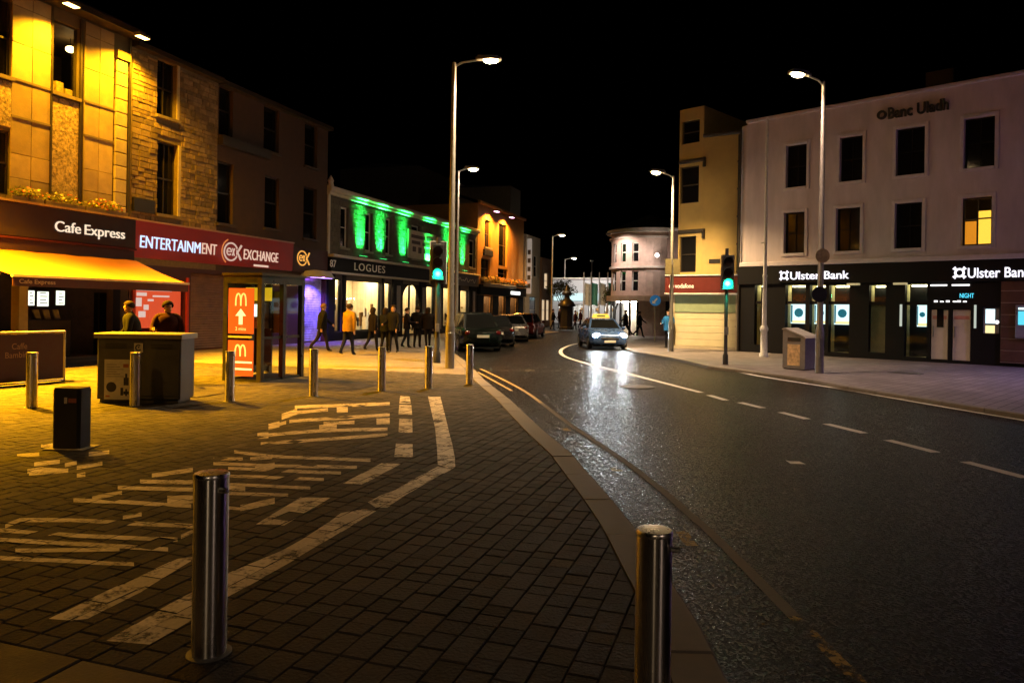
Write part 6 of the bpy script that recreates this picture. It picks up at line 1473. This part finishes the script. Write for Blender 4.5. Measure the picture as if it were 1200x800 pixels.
def car(name, label, P, yaw, paint, H=1.48, Ln=4.25, lit=False, taxi=False, rear_lit=False, group='parked cars', sc=1.):
    """Front towards -y."""
    t = thing(name, label, 'car', P, R(yaw), group); t.scale = (sc,) * 3
    h = Ln / 2
    loft([ring_sec(y * h, w, a, b, r) for y, w, a, b, r in ((-1, .62, .36, .62, .1), (-.975, .76, .25, .70, .14), (-.9, .84, .2, .77, .16), (-.7, .87, .18, .87, .16), (-.42, .88, .18, .95, .16), (.0, .885, .18, .96, .15), (.45, .88, .18, .98, .15), (.8, .86, .2, .97, .15), (.95, .8, .26, .93, .15), (1., .66, .36, .8, .12))], 16, paint, 'body', t)
    ws0, ws1, rf1, rw = -.46 * h, -.12 * h, .55 * h, .88 * h
    def cabin(dz, dw, mat, nm, a=ws0, b=ws1, c=rf1, d=rw, zb=.93, zt=H):
        V_ = []
        for (y, z, w) in ((a, zb, .79), (b, zt - .05, .60), (b + .25, zt, .56), (c - .2, zt, .56), (c, zt - .05, .58), (d, zb, .76)):
            V_ += [(-w - dw, y, z + dz), (w + dw, y, z + dz)]
        F = [(2 * k, 2 * k + 1, 2 * k + 3, 2 * k + 2) for k in range(5)]; F += [(0, 2, 4, 6, 8, 10), (11, 9, 7, 5, 3, 1), (0, 10, 11, 1)]
        return MB().mesh(V_, F).build(nm, mat, t)
    cab = cabin(0, 0, paint, 'cabin')
    def lerp3(a, b, k): return tuple(a[i] + (b[i] - a[i]) * k for i in range(3))
    def panel(nm, quad, off):
        c = [Vector(p) for p in quad]; n = (c[1] - c[0]).cross(c[3] - c[0]).normalized() * off; m = sum(c, Vector()) / 4
        q_ = [m + (p - m) * .88 + n for p in c]; MB().q(q_).build(nm, carglass, t)
    zt = H - .05
    panel('windscreen', [(-.79, ws0, .93), (.79, ws0, .93), (.60, ws1, zt), (-.60, ws1, zt)], .008); panel('rear_window', [(.76, rw, .93), (-.76, rw, .93), (-.58, rf1, zt), (.58, rf1, zt)], .008)
    ym = (ws0 + rw) * .5
    for s in (-1, 1):
        a = [(s * .785, ws0 + .25, .94), (s * .78, ym, .94), (s * .585, ym, zt), (s * .6, ws1 + .05, zt)]; b = [(s * .78, ym + .06, .94), (s * .765, rw - .25, .94), (s * .58, rf1 - .02, zt), (s * .585, ym + .06, zt)]
        for q_ in (a, b): panel('side_window', q_ if s > 0 else [q_[1], q_[0], q_[3], q_[2]], .008)
        MB().ball((s * .95, ws0 + .28, .98), .1, .07, .075, 10, 6).build('mirror', paint, t, smooth=True)
        for y in (-.62 * h, .6 * h):
            w_ = MB().cyl((s * .72, y, .31), (s * .895, y, .31), .31, .31, 20).build('wheel', tyre_m, t); MB().cyl((s * .885, y, .31), (s * .905, y, .31), .19, .17, 14).build('rim', rim_m, w_)
        hl = MB().ball((s * .60, -.955 * h, .63), .19, .10, .12 if lit else .09, 12, 8).build('headlight', glow('headlight_lit', (.75, .92, 1.), 240) if lit else M('headlight_off', (.5, .5, .5), .1, .2, emit=0), t, smooth=True)
        if lit: light('headlight_beam', 'SPOT', (s * .60, -1.04 * h, .62), 95, (.92, .96, 1.), t, aim=(s * .66, -7.5 * h, -.35), size=95, blend=.9, rad=.08)
        MB().ball((s * .62, .975 * h, .76), .14, .06, .1, 10, 6).build('tail_light', M('tail_red', (.10, .004, .004), .2, emit=.0), t, smooth=True)
    MB().bbox(-.42, .42, -1.005 * h, -.96 * h, .44, .56, .02).build('grille', black_metal, t); MB().box(-.26, .26, -1.012 * h, -1.0 * h, .33, .43).build('number_plate', M('plate_white', (.7, .7, .68), .4, var=0), t)
    MB().box(-.26, .26, 1.0 * h, 1.012 * h, .58, .69).build('number_plate', M('plate_white', (.7, .7, .68), .4, var=0), t)
    MB().box(-.75, .75, -.9 * h, .9 * h, .14, .2).build('underside', black_metal, t)
    if taxi:
        s_ = MB().mesh([(-.42, .12, H + .01), (.42, .12, H + .01), (.42, .36, H + .01), (-.42, .36, H + .01), (-.36, .17, H + .2), (.36, .17, H + .2), (.36, .31, H + .2), (-.36, .31, H + .2)], [(0, 3, 2, 1), (4, 5, 6, 7), (0, 1, 5, 4), (1, 2, 6, 5), (2, 3, 7, 6), (3, 0, 4, 7)]).build('roof_sign', glow('taxi_yellow', (1., .58, .05), 1.3), t)
        MB().box(-.2, .2, .135, .15, H + .06, H + .13).build('print', dk, s_)
    return t
Pt = at(711, 409.5, ROADZ); Pt.y = 32.5; Pt.x = p3(711, 400, 32.5).x
car('taxi', 'oncoming pale blue taxi with glaring headlights and a yellow roof sign', Pt + Vector((0, 2, 0)), 4, M('taxi_paint', (.06, .12, .30), .25, .3, var=.05), 1.42, 4.2, True, True, group=None, sc=.98)
def park(px, Y, yaw, name, label, paint, H=1.48, sc=1., Ln=4.2): 
    car(name, label, Vector((p3(px, 400, Y).x, Y, ROADZ)), yaw, paint, H, Ln, group='cars parked along the left kerb', sc=sc)
park(553, 31.5, 196, 'parked_car', 'dark green estate car parked nearest, tail towards the camera', M('car_dark_green', (.005, .009, .008), .22, .3, var=.05), 1.6, 1.0, 4.1)
park(575.5, 35.5, 190, 'parked_car', 'black car parked second in the row behind the dark green one', M('car_black', (.012, .012, .014), .2, .3, var=.05), 1.45)
park(597, 41, 186, 'parked_car', 'silver car parked third in the row on the left', M('car_silver', (.3, .3, .33), .25, .6, var=.05), 1.45)
park(617, 45.5, 168, 'parked_car', 'dark red car parked last in the row on the left', M('car_red', (.14, .012, .012), .22, .3, var=.05), 1.5)
# ================================================================== TREES far down the street
def tree(P, hgt, cr, label):
    t = thing('tree', label, 'tree', P, 0, 'small trees far down the street'); tm = M('bark', (.06, .045, .035), .85, var=.3, vs=14, bump=.5); b = MB()
    b.cyl((0, 0, 0), (.05, 0, hgt * .5), .1, .07, 8)
    rr = random.Random(int(P.x * 100)); tips = []
    for k in range(6):
        a = k * 1.05 + rr.random(); tip = Vector((cr * .6 * math.cos(a), cr * .6 * math.sin(a), hgt * rr.uniform(.65, .9))); b.cyl((.05, 0, hgt * rr.uniform(.35, .5)), tip, .05, .015, 6); tips.append(tip)
    b.build('trunk', tm, t); b = MB()
    for tip in tips + [Vector((0, 0, hgt * .85))]: leafmass(b, tip.x, tip.y, tip.z, cr * .5, cr * .5, cr * .42, 170, .1)
    b.build('crown', leaf, t)
tree(Vector((p3(720, 380, 58).x, 58, 0)), 3.9, 1.0, 'small green tree just left of the rounded corner building')
tree(Vector((p3(657, 380, 70).x, 70, 0)), 4.6, 1.5, 'dark tree behind the domed kiosk')
